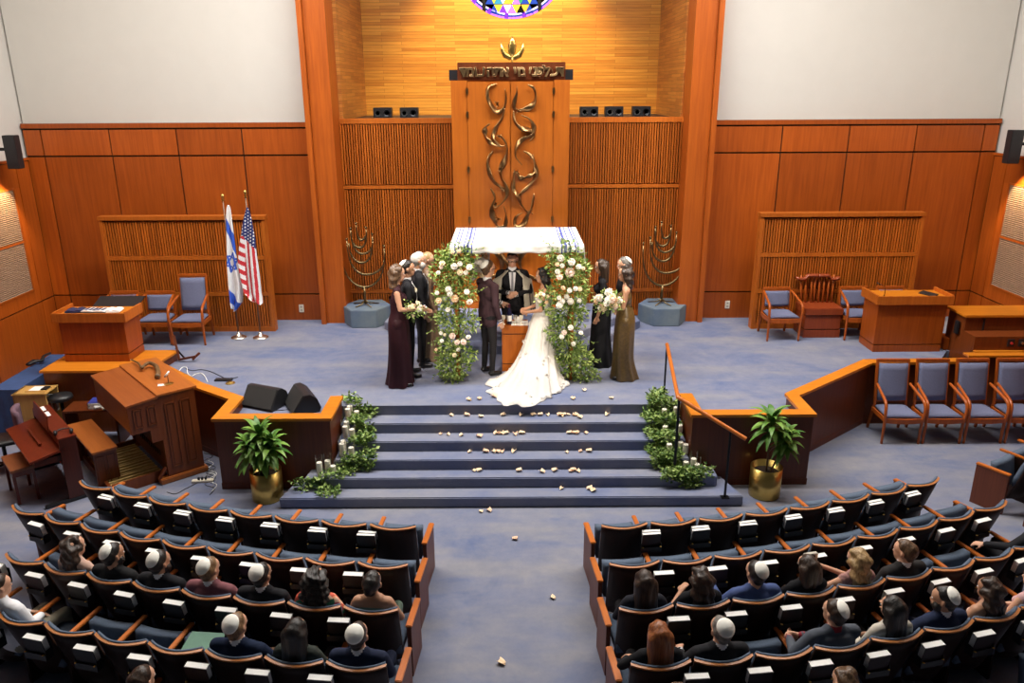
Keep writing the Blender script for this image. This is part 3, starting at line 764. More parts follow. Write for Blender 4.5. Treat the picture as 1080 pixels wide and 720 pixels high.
# pedalboard belongs to the organ
b = MB()
for i in range(27):
    y = .18+i*(L-.36)/26
    b.box(-1.15,-.50,y-.011,y+.011,.06,.10 if i % 7 in (1,3,5) else .085)
b.build('pedals', plain('pedal_maple',(.62,.42,.16),.5), t)
b = MB(); b.box(-1.16,-.48,.10,.13,0,.15); b.box(-1.16,-.48,L-.13,L-.10,0,.15); b.box(-1.19,-1.15,.10,L-.1,0,.10); b.build('pedal_frame', W_ORGAN, t)
b = MB()
for i in range(10): b.box(-.47,-.44,.3+i*.09,.34+i*.09,.28,.36)
b.build('toe_studs', BLACKM, t)
# things on the organ
ma = Matrix.Translation((-4.25,9.80,0)) @ Matrix.Rotation(math.radians(41.5),4,'Z')
def onorgan(x, y, z): return tuple(ma @ Vector((x,y,z)))
P = smoothpts([tuple(atz(px, py, 1.30)-Vector((0,0,0))) for px, py in ((139,380),(146,384),(150,390),(152,388),(158,385),(165,388),(167,394),(166,398))], 4)
P = [(p[0]-P[0][0], p[1]-P[0][1], .03+.03*math.sin(PI*i/(len(P)-1))) for i, p in enumerate(P)]
o0 = atz(139,380,1.30)
sh = thing('shofar', 'long twisted ram horn shofar lying on the organ top', 'horn', (o0.x,o0.y,1.275))
MB().tube(P, [.010+.028*(i/(len(P)-1))**1.0 for i in range(len(P))], 10).build('horn', plain('horn_brown',(.14,.08,.035),.3,var=.5,sc=20), sh, smooth=True)
MB().tube([P[0],(P[0][0]-.02,P[0][1]+.01,P[0][2])], .009, 8).build('mouthpiece', OFFW, sh)
p = atz(178,405,1.27); t = thing('microphone', 'small stand microphone with a white clip on the organ top', 'microphone', (p.x,p.y,1.27))
MB().lathe([(.06,0),(.06,.012),(.01,.02)], seg=18).build('mic_base', BRASS, t); MB().tube([(0,0,.015),(0,0,.13)], .005, 6).build('mic_stem', BLACKM, t)
MB().tube([(-.03,-.03,.11),(.02,.02,.18)], .014, 8).build('mic_head', WHITE, t, smooth=True)
p = atz(171.5,405.5,1.275); o = MB().box(-.06,.06,-.04,.04,0,.003).build('paper_slip', WHITE, loc=(p.x,p.y,1.271)); o.rotation_euler.z = .3; tag(o, 'small white paper slip on the organ top beside the shofar', 'paper')
# organ bench
t = thing('organ_bench', 'long wooden organ bench with an orange-brown top beside the pedals', 'bench', (-5.35,9.36,0), math.radians(41.5))
MB().box(-.16,.16,-.03,1.20,.515,.55).build('bench_top', W_ORGTOP, t, bevel=.006)
for y0 in (0,1.10):
    s = MB().box(-.14,.14,y0,y0+.05,0,.515).build('side_panel', W_ORGAN, t)
    if y0 == 0:
        for x0, x1 in ((-.115,-.015),(.015,.115)):
            b = MB(); b.box(x0,x1,-.01,0,.06,.075); b.box(x0,x1,-.01,0,.445,.46); b.box(x0,x0+.012,-.01,0,.06,.46); b.box(x1-.012,x1,-.01,0,.06,.46); b.build('panel_moulding', W_ORGAN, s)
MB().box(-.02,.02,.05,1.10,.12,.40).build('stretcher', W_ORGAN, t)
# digital piano
t = thing('digital_piano', 'red-brown upright digital piano at the lower left', 'piano', (-5.52,9.08,0), math.radians(42))
L = 1.36
for y0 in (0,L-.04):
    b = MB(); b.prism([(-.20,0),(0,0),(0,.87),(-.20,.87)], y0, y0+.04); b.v = [(x, z, y) for x, y, z in b.v]
    b.build('side_panel', W_PIANOS, t); MB().box(-.48,.04,y0-.01,y0+.05,0,.05).build('foot', BLACK, t, bevel=.01)
MB().box(-.50,-.02,.03,L-.03,.58,.66).build('key_bed', W_PIANOS, t); 
b = MB(); b.obox((-.34,L/2,.70),(.21,0,.035),(0,L/2,0),(0,0,.014)); b.build('key_lid', W_PIANO, t)
MB().box(-.20,.01,.0,L,.86,.885).build('top', W_PIANO, t, bevel=.004); MB().box(-.05,-.02,.03,L-.03,.12,.60).build('back_panel', W_PIANO, t)
MB().box(-.18,-.15,.04,L-.04,.66,.86).build('front_board', W_PIANO, t)
b = MB(); b.obox((-.21,L/2+.1,.96),(.012,0,.10),(0,.36,0),(.008,0,-.002)); b.build('music_rest', W_PIANO, t); MB().box(-.36,-.33,.35,L-.35,.735,.755).build('rest_lip', W_PIANO, t)
mp = Matrix.Translation((-5.52,9.08,0)) @ Matrix.Rotation(math.radians(42),4,'Z')
for k, y in enumerate((.95,1.2)):
    p = mp @ Vector((-.12,y,.885)); o = MB().slab(lambda u, v: (-.05+.1*u,-.09+.18*v,.01*math.sin(3*u)), 4, 2, (0,0,.004)).build('sheet_of_paper', WHITE, loc=p); o.rotation_euler = (0,-.3,.7)
    tag(o, ['white sheet of paper on the piano top, nearer the aisle','white sheet of paper at the far end of the piano top'][k], 'paper')
p = mp @ Vector((-.10,.14,.885)); t = thing('headphones', 'black headphones lying on the near end of the piano top', 'headphones', p, .4)
MB().tube([(.09*math.cos(a),.10*math.sin(a),.03) for a in [PI*i/12 for i in range(13)]], .010, 6).build('headband', BLACK, t, smooth=True)
for sx in (-1,1): MB().ball((sx*.09,-.01,.03),(.025,.045,.035)).build('ear_cup', BLACK, t, smooth=True)
# piano bench
t = thing('piano_bench', 'small dark piano bench with a brown top at the lower left', 'bench', (-6.38,9.16,0), math.radians(42))
MB().box(-.14,.14,-.29,.29,.45,.49).build('bench_top', wood('bench_brown',(.20,.06,.02),(.28,.09,.03),'y'), t, bevel=.006); MB().box(-.12,.12,-.27,.27,.38,.45).build('apron', W_PIANO, t)
for sx in (-1,1):
    for sy in (-1,1): MB().beam((sx*.11,sy*.25,0),(sx*.11,sy*.25,.40),.035,.035,(1,0,0)).build('leg', W_PIANO, t)
# office chair at the far left
t = thing('office_chair', 'mauve-backed office chair cut by the left picture edge', 'chair', (-7.05,9.9,0), math.radians(-60))
MB().slab(lambda u, v: (-.21+.42*u, .22-.05*math.sin(PI*u), .50+.36*v), 8, 6, (0,.06,0)).build('backrest', PURPLEF, t, smooth=True)
MB().slab(lambda u, v: (-.22+.44*u, -.22+.42*v, .42), 6, 6, lambda u, v: (0,0,.04+.03*math.sin(PI*u))).build('seat', BLACK, t, smooth=True)
MB().tube([(0,0,.08),(0,0,.42)], .025, 8).build('column', BLACKM, t)
for k in range(5): MB().tube([(0,0,.09),(.27*math.cos(k*1.257),.27*math.sin(k*1.257),.04)], [.02,.014], 6).build('leg', BLACKM, t)
# maple cabinet with papers
t = thing('storage_cabinet', 'light maple storage cabinet stuffed with papers behind the piano', 'cabinet', (-7.31,10.68,0), .06)
b = MB(); b.box(0,.47,0,.02,0,.8); b.box(0,.02,0,.37,0,.8); b.box(0,.47,.35,.37,0,.8); b.box(0,.47,0,.37,0,.05); b.box(0,.45,0,.37,.40,.42); b.build('cabinet_body', W_LIGHT, t); MB().box(-.01,.48,-.01,.38,.78,.80).build('top', W_LIGHT, t, bevel=.004)
mats = [WHITE, plain('kraft_paper',(.55,.36,.16),.7), plain('pink_folder',(.6,.3,.25),.7), OFFW]
for k in range(9):
    o = MB().box(-.13,.15,-.012,.012,0,.25).build('folder', mats[k%4], None)
    p = Matrix.Translation((-7.31,10.68,0)) @ Vector((.30,.055+k*.033,.425)); o.location = p; o.rotation_euler = (.12*math.sin(k*2),.0,.06)
    tag(o, 'paper folder filed upright on the open shelf of the maple cabinet', 'folder', 'folders in the maple cabinet')
b = MB(); b.box(0,.30,0,.22,0,.012); o = b.build('clipboard', W_LIGHT, loc=(-7.18,10.78,.80)); tag(o, 'wooden clipboard on the maple cabinet top', 'clipboard')
o = MB().box(0,.16,0,.18,0,.004).build('sheet_of_paper', WHITE, loc=(-7.14,10.80,.812)); tag(o, 'white sheet of paper on the clipboard on the maple cabinet', 'paper')
o = MB().box(0,.09,0,.13,0,.02).build('telephone', BLACK, loc=(-6.97,10.82,.812), bevel=.005); tag(o, 'small black device on the maple cabinet top', 'telephone')
# blue draped table with a black strap
t = thing('draped_table', 'long table under a plain blue cloth along the left wall', 'table', (-7.58,11.75,0))
b = MB()
def drape(u, v):
    per = [(-.21,-.84),(.21,-.84),(.21,.80),(-.21,.80)]
    s = u*4; i = int(s)%4; k = s-int(s); a, c = per[i], per[(i+1)%4]
    x, y = a[0]+(c[0]-a[0])*k, a[1]+(c[1]-a[1])*k; f = 1+(.03+.02*math.sin(u*70))*(1-v)
    return (x*f, y*(1+(f-1)*.6), .02+.76*v)
b.grid(drape, 120, 6); b.box(-.21,.21,-.84,.80,.765,.785)
b.build('tablecloth', plain('royal_blue_cloth',(.035,.075,.20),.85), t, smooth=False, fix=False)
for sx in (-1,1):
    for sy in (-1,1): MB().tube([(sx*.17,sy*.7,0),(sx*.17,sy*.7,.76)], .015, 6).build('leg', BLACKM, t)
P = [atz(px,py,.80) for px, py in ((30,386),(36,383),(44,383),(47,378),(54,376))]
o = MB().tube([(p.x-P[0].x,p.y-P[0].y,.0+.01*i) for i, p in enumerate(P)], [.05,.06,.04,.025,.03], 8, flat=.5).build('microphone_stand_bag', BLACK, loc=(P[0].x,P[0].y,.825), smooth=True); tag(o, 'crumpled black strap bag on the blue draped table', 'bag')
# low dark shelf with binders
t = thing('low_shelf', 'low dark shelf between the maple cabinet and the organ', 'shelf', (-6.55,10.55,0), .1)
MB().box(0,.75,0,.4,.55,.58).build('shelf_board', W_DARK, t)
for x in (.0,.72): MB().box(x,x+.03,0,.4,0,.55).build('side', W_DARK, t)
for k, (z, c, lab) in enumerate(((.585,(.6,.58,.5),'pale ring binder under the blue one on the low dark shelf'),(.635,(.03,.04,.25),'blue ring binder on top of the pale one on the low dark shelf'))):
    bd = thing('ring_binder', lab, 'binder', (-6.2,10.62,z), .15)
    MB().box(0,.32,0,.24,0,.045).build('cover', plain('binder%d'%k, c, .5), bd, bevel=.004); MB().box(.01,.31,-.004,.23,.006,.038).build('page_block', WHITE, bd)
t = thing('drum_stool', 'round black padded stool top beside the blue binder', 'stool', (-6.74,10.90,0))
MB().lathe([(.02,.62),(.15,.63),(.17,.66),(.16,.70),(.02,.71)], seg=20).build('seat', BLACK, t, smooth=True); MB().tube([(0,0,.05),(0,0,.63)], .025, 8).build('column', BLACKM, t)
for k in range(3): MB().tube([(0,0,.2),(.22*math.cos(k*2.1),.22*math.sin(k*2.1),.01)], .012, 6).build('leg', BLACKM, t)
for k in range(5):
    p = onorgan(-1.3+.02*k, 1.28-.13*k, 0); o = MB().tube([(0,0,0),(.2,.12,0)], .028, 10).build('rolled_chart', [WHITE,OFFW][k%2], loc=(p[0]-.1,p[1]+.35,.60+.05*(k%2)))
    if k > 2: bpy.data.objects.remove(o); continue
    tag(o, 'rolled white chart lying behind the organ bench', 'paper roll', 'paper rolls behind the organ bench')
    o.location.z = .55+.03
    o.location.x, o.location.y = -6.1+.12*k, 10.62-.02*k; o.location.z = .61+.0
# fallen small chair legs / folding stand beside the podium
t = thing('folding_stand', 'small folded wooden stand on the stage carpet beside the left podium', 'stand', (-5.25,11.95,PZ))
b = MB().beam((-.1,0,.02),(-.18,.1,.42),.03,.03); b.build('leg', W_DARK, t)
MB().beam((-.1,0,.04),(.18,-.02,.10),.03,.03).build('leg', W_DARK, t); MB().beam((.1,.02,.03),(.2,.1,.12),.03,.03).build('leg', W_DARK, t); MB().beam((-.16,.06,.22),(-.02,.02,.05),.02,.02).build('brace', BLACKM, t)

# ------------------------------------------------------------------ monitor wedges
def wedge(loc, rz, label):
    t = thing('monitor_speaker', label, 'speaker', loc, rz)
    prof = [(-.19,.03),(-.17,0),(.17,0),(.20,.06),(.15,.20),(.06,.27),(-.02,.27)]
    b = MB(); b.rings([[(x,y,z) for y, z in prof] for x in (-.27,.27)]); b.build('cabinet', BLACK, t, bevel=.006)
    a = Vector((-.19,.03)); c = Vector((-.02,.27)); n = Vector((-(c-a).y,(c-a).x)).normalized()
    b = MB(); m0 = (a+c)/2+n*.004; b.obox((0,m0.x,m0.y),(.255,0,0),(0,(c-a).x*.47,(c-a).y*.47),(0,n.x*.006,n.y*.006)); b.build('grille', GRILL, t)
wedge((-3.42,10.12,PZ), math.radians(-24), 'black wedge stage monitor with its grille towards the seats, left of its twin')
wedge((-2.88,10.02,PZ), math.radians(-62), 'black wedge stage monitor nearest the steps on the left')

# ------------------------------------------------------------------ handrail
t = thing('handrail', 'bent wooden handrail on slim black posts at the right of the steps', 'handrail', (2.1,9.1,0))
o3 = Vector((2.1,9.1,0))
A, B_, C_ = atY(703.5,363,10.6), atY(715,419,9.1), atY(787,463,8.62)
pts = [A-o3, B_-o3, C_-o3]
pp = [pts[0]]+[pts[0].lerp(pts[1],t_) for t_ in (.3,.6,.9,.97)]+[pts[1]]+[pts[1].lerp(pts[2],t_) for t_ in (.03,.1,.5,.99)]+[pts[2]]
MB().tube(pp, .026, 12).build('rail', W_CAPV, t, smooth=True)
MB().tube([A+Vector((0,0,-.0))-o3, Vector((A.x,A.y,PZ))-o3], .014, 8).build('post', BLACKM, t)
q = B_.lerp(C_, .02); MB().tube([Vector((q.x,q.y,.425))-o3, q-o3], .018, 8).build('post', BLACKM, t)
q = atz(770,521,.142); q2 = B_.lerp(C_, .78); MB().tube([Vector((q2.x,q2.y,.142))-o3, q2-o3], .016, 8).build('post', BLACKM, t)
MB().box(q2.x-o3.x-.05,q2.x-o3.x+.05,q2.y-o3.y-.04,q2.y-o3.y+.04,.142,.155).build('post_plate', BLACKM, t)
# cables and power strip
def cable(pts, z, r, mat, label, cat='cable', group=None):
    P = [atz(x,y,z) for x, y in pts]; Q = smoothpts([tuple(p) for p in P], 4)
    c = Q[0]; o = MB().tube([(p[0]-c[0],p[1]-c[1],r) for p in Q], r, 5).build('cable', mat, loc=(c[0],c[1],z), smooth=True); tag(o, label, cat, group)
cable([(188,393),(192,388),(197,388),(198,394),(202,397),(206,395),(212,394),(216,397),(219,403)], PZ, .007, WHITE, 'white cable curled on the stage carpet behind the left parapet')
cable([(196,389),(203,391),(212,390),(222,392),(233,397),(240,400),(251,398)], PZ, .006, BLACK, 'black cable running across the stage carpet to the small black box')
cable([(252,425),(262,425),(275,431),(290,433),(305,432)], PZ, .006, BLACK, 'black cable in front of the two wedge monitors')
p = atz(236,401,PZ); o = MB().box(-.13,.13,-.05,.05,0,.025).build('stage_box', BLACK, loc=(p.x,p.y,PZ), bevel=.006); tag(o, 'flat black connector box on the stage carpet behind the left parapet', 'connector box')
p = atz(243,404,PZ); o = MB().lathe([(.07,0),(.07,.01),(.02,.03)], seg=16).build('floor_socket', BRASS, loc=(p.x,p.y,PZ)); tag(o, 'round brass floor socket beside the flat black box', 'socket')
for k in range(7):
    x0, y0 = 214+RND.random()*6, 478+k*4
    cable([(x0,y0),(x0+5+RND.random()*5,y0+3),(x0-1,y0+9),(x0+9,y0+13),(x0+4,y0+20)], 0, .005, [BLACK, plain('grey_cable',(.25,.25,.28),.5), WHITE][k%3], 'one of the tangled cables on the floor between the organ and the parapet', group='tangled cables by the organ')
cable([(176,519),(185,521),(195,516),(205,511),(212,507)], 0, .005, BLACK, 'thin black cable running from the organ to the power strip')
p = atz(214,508,0); t = thing('power_strip', 'beige power strip with plugs on the floor beside the organ', 'power strip', (p.x,p.y,0), .12)
MB().box(-.14,.14,-.035,.035,0,.035).build('housing', OFFW, t, bevel=.006)
for k in range(3): MB().box(-.06+k*.045,-.035+k*.045,-.015,.015,.035,.07).build('plug', BLACK, t)
# ------------------------------------------------------------------ leaves and flowers
def leafmat(name, a, b_):
    m, nt, bb = newmat(name); setp(bb, .45, 0, .4)
    g = nd(nt, 'ShaderNodeNewGeometry'); nt.links.new(ramp(nt, g.outputs['Random Per Island'], [(0,a),(.6,tuple((x+y)/2 for x, y in zip(a,b_))),(1,b_)]), bb.inputs['Base Color'])
    bb.inputs['Subsurface Weight'].default_value = 0
    return m
LEAF = leafmat('garland_leaf', (.05,.15,.015), (.55,.66,.20))
LEAF2 = leafmat('dark_garland_leaf', (.04,.12,.015), (.42,.54,.16))
LEAF3 = leafmat('dracaena_leaf', (.03,.13,.015), (.22,.38,.06))
STEM = plain('green_stem', (.06,.10,.02), .6)
BARK = plain('brown_stem', (.10,.05,.02), .7)
PET = {'w': plain('petal_white',(.88,.85,.76),.6,var=.04), 'c': plain('petal_cream',(.88,.76,.52),.6,var=.05), 'p': plain('petal_peach',(.90,.66,.42),.6,var=.06), 'k': plain('petal_pink',(.88,.70,.60),.6,var=.05)}
def rv(s=1): return Vector((RND.gauss(0,1),RND.gauss(0,1),RND.gauss(0,1))).normalized()*s
def leaf(b, p, d, L, W, m=0):
    d = Vector(d).normalized(); s = d.cross(rv())
    if s.length < .05: s = d.orthogonal()
    s.normalize(); n = s.cross(d); p = Vector(p)
    v = [p, p+d*L*.45+s*W/2+n*W*.15, p+d*L-n*L*.12, p+d*L*.45-s*W/2+n*W*.15, p+d*L*.5]
    b.add(v, [(0,1,4),(1,2,4),(2,3,4),(3,0,4)], m)
def rose_mesh(name, mat):
    b = MB(); b.ball((0,0,.0), (.42,.42,.38), 8, 5)
    for lay, (rr_, zz, n) in enumerate(((.55,.10,4),(.8,-.05,5),(1.0,-.2,6))):
        for k in range(n):
            a = 2*PI*(k+.5*lay)/n
            def fn(u, v, a=a, rr_=rr_, zz=zz):
                aa = a+(u-.5)*1.5; r = rr_*(.45+.55*v)*(1-.12*abs(u-.5)*2); return (r*math.cos(aa), r*math.sin(aa), zz-.35+.75*v-.25*v*v*(lay+.5)-.2*(abs(u-.5)*2)**2)
            b.grid(fn, 3, 3)
    me = b.build(name, mat, smooth=True, fix=False); d = me.data; bpy.data.objects.remove(me); return d
ROSE = {k: rose_mesh('rose_'+k, m) for k, m in PET.items()}
def flower(parent, p, r, kind, name='flower', out=(0,-1,.4)):
    o = bpy.data.objects.new(name, ROSE[kind]); COL.objects.link(o); o.parent = parent; o.location = p; o.scale = (r,r,r)
    q = (Vector(out)+rv(.35)).to_track_quat('Z','Y'); o.rotation_mode = 'QUATERNION'; o.rotation_quaternion = q
    return o
def clump(b, c, rad, n, L=.066, W=.034, stems=True, bias=(0,-.2,.0)):
    c = Vector(c)
    for _ in range(n):
        d = rv(); r = RND.random()**.45
        p = c+Vector((d.x*rad[0]*r, d.y*rad[1]*r, d.z*rad[2]*r))
        leaf(b, p, d+rv(.7)+Vector(bias), L*(.6+.7*RND.random()), W*(.7+.5*RND.random()))
def sprig(b, p0, p1, n, L=.05, W=.026, sag=.05, m=0, ms=1):
    p0, p1 = Vector(p0), Vector(p1); pts = [p0.lerp(p1, t/6)+Vector((0,0,-sag*math.sin(PI*t/6))) for t in range(7)]
    b.tube(pts, .0025, 4, m=ms)
    for i in range(n):
        t = (i+.5)/n*6; k = min(5,int(t)); p = pts[k].lerp(pts[k+1], t-k)
        leaf(b, p, (p1-p0).normalized()*.6+rv(.9), L*(.7+.5*RND.random()), W, m)

# ------------------------------------------------------------------ wedding canopy
CYF, CYB = 11.05, 12.45
can = thing('wedding_canopy', 'white prayer-shawl wedding canopy with blue stripes on four poles', 'canopy', (.05, CYF, PZ))
zf, zb_ = 2.86-PZ+.04, 2.90-PZ
for px, dy, m, h in ((-.83,0,W_CAPV,1.98),(.86,0,W_CAPV,1.98),(-.40,1.38,WHITE,2.02),(.92,1.38,W_CAPV,2.02)):
    MB().tube([(px,dy,0),(px,dy,h)], .028, 10).build('pole', m, can, smooth=True)
def canopy(u, v):
    x = -.90+(1.90)*u; y = -.06+1.46*v
    z = zf+(zb_-zf)*v+.02-.035*math.sin(PI*u)*math.sin(PI*v)-.008*math.sin(u*40)*(1-v)
    return (x, y, z)
STR = plain('shawl_blue',(.05,.07,.30),.8,var=.05)
CLW = plain('shawl_white',(.70,.70,.69),.85,var=.02)
def stripe(u, v):
    for a, w in ((.040,.005),(.064,.0045),(.108,.005),(.136,.0085),(.164,.0045),(.840,.0045),(.866,.0085),(.898,.0045),(.940,.007),(.962,.0045)):
        if abs(u-a) < w: return 1
    return 0
b = MB(); b.grid(canopy, 320, 20, mf=stripe)
def front(u, v):
    c = Vector(canopy(u,0)); return (c.x, c.y-.012*math.sin(u*46)*v-.005, c.z-.115*v)
b.grid(front, 320, 4, mf=stripe)
for ux in (0,1): b.grid(lambda u, v, ux=ux: (canopy(ux,u)[0]+(.02 if ux else -.02)*v+.012*math.sin(u*30)*v, canopy(ux,u)[1], canopy(ux,u)[2]-.20*v), 40, 4)
o = b.build('shawl_cloth', [CLW,STR], can, smooth=True, fix=False); o.modifiers.new('s','SOLIDIFY').thickness = .006
b = MB()
for ux in (0,1):
    for k in range(36):
        c = Vector(canopy(ux, k/35)); s = -1 if ux == 0 else 1
        b.tube([(c.x+s*.02,c.y,c.z-.19),(c.x+s*(.03+.01*RND.random()),c.y+.01,c.z-.27)], .004, 4)
b.build('tassel_fringe', CLW, can)

# flower columns
def column(label, base, clumps, flowers, sprigs, Yf):
    t = thing('flower_column', label, 'flower arrangement', base); o = Vector(base)
    b = MB()
    for px, py, rx, ry, n in clumps:
        c = atY(px, py, Yf)-o; s = 1/66.0
        clump(b, c, (rx*s, .20, ry*s), int(n*1.3))
    for (x0,y0,x1,y1,n) in sprigs:
        sprig(b, atY(x0,y0,Yf-.1)-o, atY(x1,y1,Yf-.18+.1*RND.random())-o, n)
    b.build('foliage', [LEAF, STEM], t, fix=False)
    b = MB(); zt = atY(base[0]*60+538, 262, Yf).z-base[2]
    b.build('x', LEAF) if False else None
    MB().tube([(0,.02,.0),(0,.02,.6),(.01,.03,1.3),(0,.02,1.9)], [.04,.035,.03,.02], 8).build('woody_core', BARK, t, smooth=True)
    for (x, y, r, k) in flowers:
        p = atY(x, y, Yf-.20-.04*RND.random())-o
        flower(t, p, r/66.0*.92, k)
    return t
fl = [(235,360,4,'w'),(283,345,3,'w'),(280,415,3.6,'c'),(130,335,3.2,'c'),(95,415,2.4,'w'),(355,370,3.6,'w'),(185,555,3.6,'w'),(190,595,3.4,'w'),(240,640,4.4,'p'),(100,655,3.4,'p'),(340,580,3.2,'w'),(360,660,3.6,'k'),(85,590,2.4,'w'),(215,245,2.4,'p'),(270,235,2.4,'p'),(330,420,2.6,'w'),(120,375,2.4,'k')]
fl = [(450+x/8,235+y/8,r,k) for x,y,r,k in fl]
fl += [(450+x/8,315+y/8,r,k) for x,y,r,k in [(180,95,2.8,'w'),(215,315,3.6,'k'),(255,365,3.2,'k'),(315,362,3.6,'k'),(350,318,2.8,'w'),(120,290,2.2,'w'),(230,475,2.8,'c'),(130,355,2.4,'w'),(265,425,2.4,'w'),(80,430,1.8,'p'),(150,305,1.8,'c')]]
column('tall flower and greenery column on the left front canopy pole beside the groom', (-.78,11.05,PZ),
  [(482,268,20,10,300),(478,285,22,16,560),(480,310,20,14,480),(474,336,14,14,260),(492,338,12,12,150),(478,360,15,12,260),(478,385,17,14,420),(470,372,10,12,120),(490,372,12,9,150),(478,398,12,4,100)],
  fl, [(480,265,462,262,10),(485,262,496,252,10),(470,340,449,350,12),(472,330,452,335,12),(490,305,513,303,12),(494,340,508,343,12),(470,380,456,398,12),(490,365,503,380,14),(466,300,455,292,8),(470,350,453,362,12),(480,258,510,262,8),(476,370,458,376,9)], 11.05)
fr = [(330,300,4,'w'),(420,330,4.2,'w'),(480,365,3.2,'w'),(348,358,2.8,'w'),(310,410,3.2,'w'),(415,418,5.4,'k'),(325,450,3.6,'k'),(410,570,3,'w'),(458,552,2.8,'w'),(385,620,3,'w'),(318,635,2.6,'w'),(345,660,3,'w'),(415,660,3.8,'w'),(320,690,3.8,'w'),(355,545,2.6,'p'),(495,560,2.6,'c'),(525,380,2.2,'c'),(440,215,2,'w'),(300,350,2.4,'p'),(270,160,2.2,'w')]
fr = [(550+x/8,235+y/8,r,k) for x,y,r,k in fr]
fr += [(560+x/7.2,315+y/7.2,r,k) for x,y,r,k in [(225,40,3.8,'w'),(300,20,3,'w'),(300,220,3.2,'w'),(255,258,3,'k'),(235,285,3,'w'),(380,255,2.6,'w'),(320,340,2.8,'w'),(365,15,2.6,'w')]]
column('tall flower and greenery column on the right front canopy pole beside the bride', (.90,11.05,PZ),
  [(596,266,18,10,240),(600,284,21,15,520),(600,308,21,14,500),(598,330,20,12,420),(592,350,17,12,330),(600,368,17,12,330),(598,386,16,10,260),(612,378,14,12,220),(618,396,14,8,200)],
  fr, [(590,262,568,268,12),(585,256,571,250,10),(596,262,590,246,10),(604,262,600,250,8),(612,272,620,272,7),(614,300,620,302,7),(612,350,630,361,12),(612,368,634,380,14),(610,380,634,402,16),(600,385,612,408,14),(588,355,574,345,10),(590,370,580,378,8),(585,340,572,348,10),(612,330,618,345,10)], 11.05)
# smaller arrangement on the back left pole
t = thing('flower_column', 'smaller orange and white flower arrangement on the white rear pole behind the groom', 'flower arrangement', (-.42,12.40,PZ)); o = Vector(t.location)
b = MB(); clump(b, atY(501,272,12.3)-o, (.17,.14,.18), 160); clump(b, atY(503,296,12.3)-o, (.15,.12,.20), 120); b.build('foliage', [LEAF,STEM], t, fix=False)
MB().tube([(0,0,0),(0,0,1.7)], .03, 8).build('woody_core', BARK, t)
for x, y, r, k in ((495,267,3,'c'),(501,264,3,'p'),(508,266,3,'c'),(512,270,3,'p'),(496,274,3.4,'w'),(502,288,3.6,'p'),(508,290,3,'c'),(499,293,3,'w')): flower(t, atY(x,y,12.15)-o, r/60, k)
flower(t, atY(505,277,12.08)-o, .15, 'w', 'large_bloom')

# ------------------------------------------------------------------ ceremony table
t = thing('ceremony_table', 'small light wooden pedestal table under the canopy', 'table', (.075,11.42,PZ))
MB().box(-.20,.20,0,.34,0,.115).build('plinth', W_ARK, t, bevel=.004); MB().box(-.19,.19,.01,.33,.11,.13).build('shadow_gap', GROOVE, t)
MB().box(-.20,.20,0,.34,.13,.60).build('body', W_ARK, t, bevel=.004); MB().box(-.19,.19,.01,.33,.60,.615).build('shadow_gap', GROOVE, t); MB().box(-.20,.20,-.003,.345,.615,.74).build('top', W_ARK, t, bevel=.004)
zt = PZ+.742
o = MB().box(-.13,.13,-.13,.13,0,.004).build('white_napkin', WHITE, loc=(.15,11.56,zt)); tag(o, 'folded white napkin on the small ceremony table', 'napkin')
t = thing('wine_bottle', 'dark wine bottle with a white label on the ceremony table', 'bottle', (-.01,11.52,zt))
MB().lathe([(.036,0),(.038,.01),(.038,.19),(.028,.225),(.014,.25),(.013,.30),(.015,.305)], seg=20).build('glass_body', plain('dark_glass',(.01,.01,.03),.08), t, smooth=True)
MB().lathe([(.0385,.05),(.0385,.14)], seg=20, cap=False).build('label', WHITE, t, smooth=True); MB().lathe([(.0155,.26),(.016,.31),(.004,.312)], seg=14).build('capsule', plain('wine_foil',(.10,.02,.04),.3,.6), t)
def goblet(loc, label, c=OFFW):
    t = thing('wine_cup', label, 'cup', loc)
    MB().lathe([(.03,0),(.028,.006),(.006,.012),(.005,.06),(.02,.075),(.032,.10),(.034,.14)], seg=16, cap=False).build('bowl_and_stem', c, t, smooth=True)
    MB().lathe([(.001,.12),(.032,.12)], seg=16).build('rim', CHROME, t)
goblet((-.10,11.50,zt), 'pale stemmed cup left of the wine bottle'); goblet((.08,11.50,zt), 'silver cup just right of the wine bottle', CHROME); goblet((.17,11.47,zt+.004), 'pale cup on the white napkin, rightmost on the table', OFFW)
o = MB().ball((0,0,.045),(.055,.05,.045),10,6).build('wrapped_glass', WHITE, loc=(.13,11.60,zt+.004), smooth=True); tag(o, 'crumpled white cloth bundle behind the cups on the ceremony table', 'cloth bundle')
p = atz(541,395,PZ); o = MB().lathe([(.07,0),(.07,.008),(.02,.012)], seg=18).build('floor_socket', BRASS, loc=(p.x,p.y,PZ)); tag(o, 'round brass floor plate in the carpet in front of the ceremony table', 'socket')

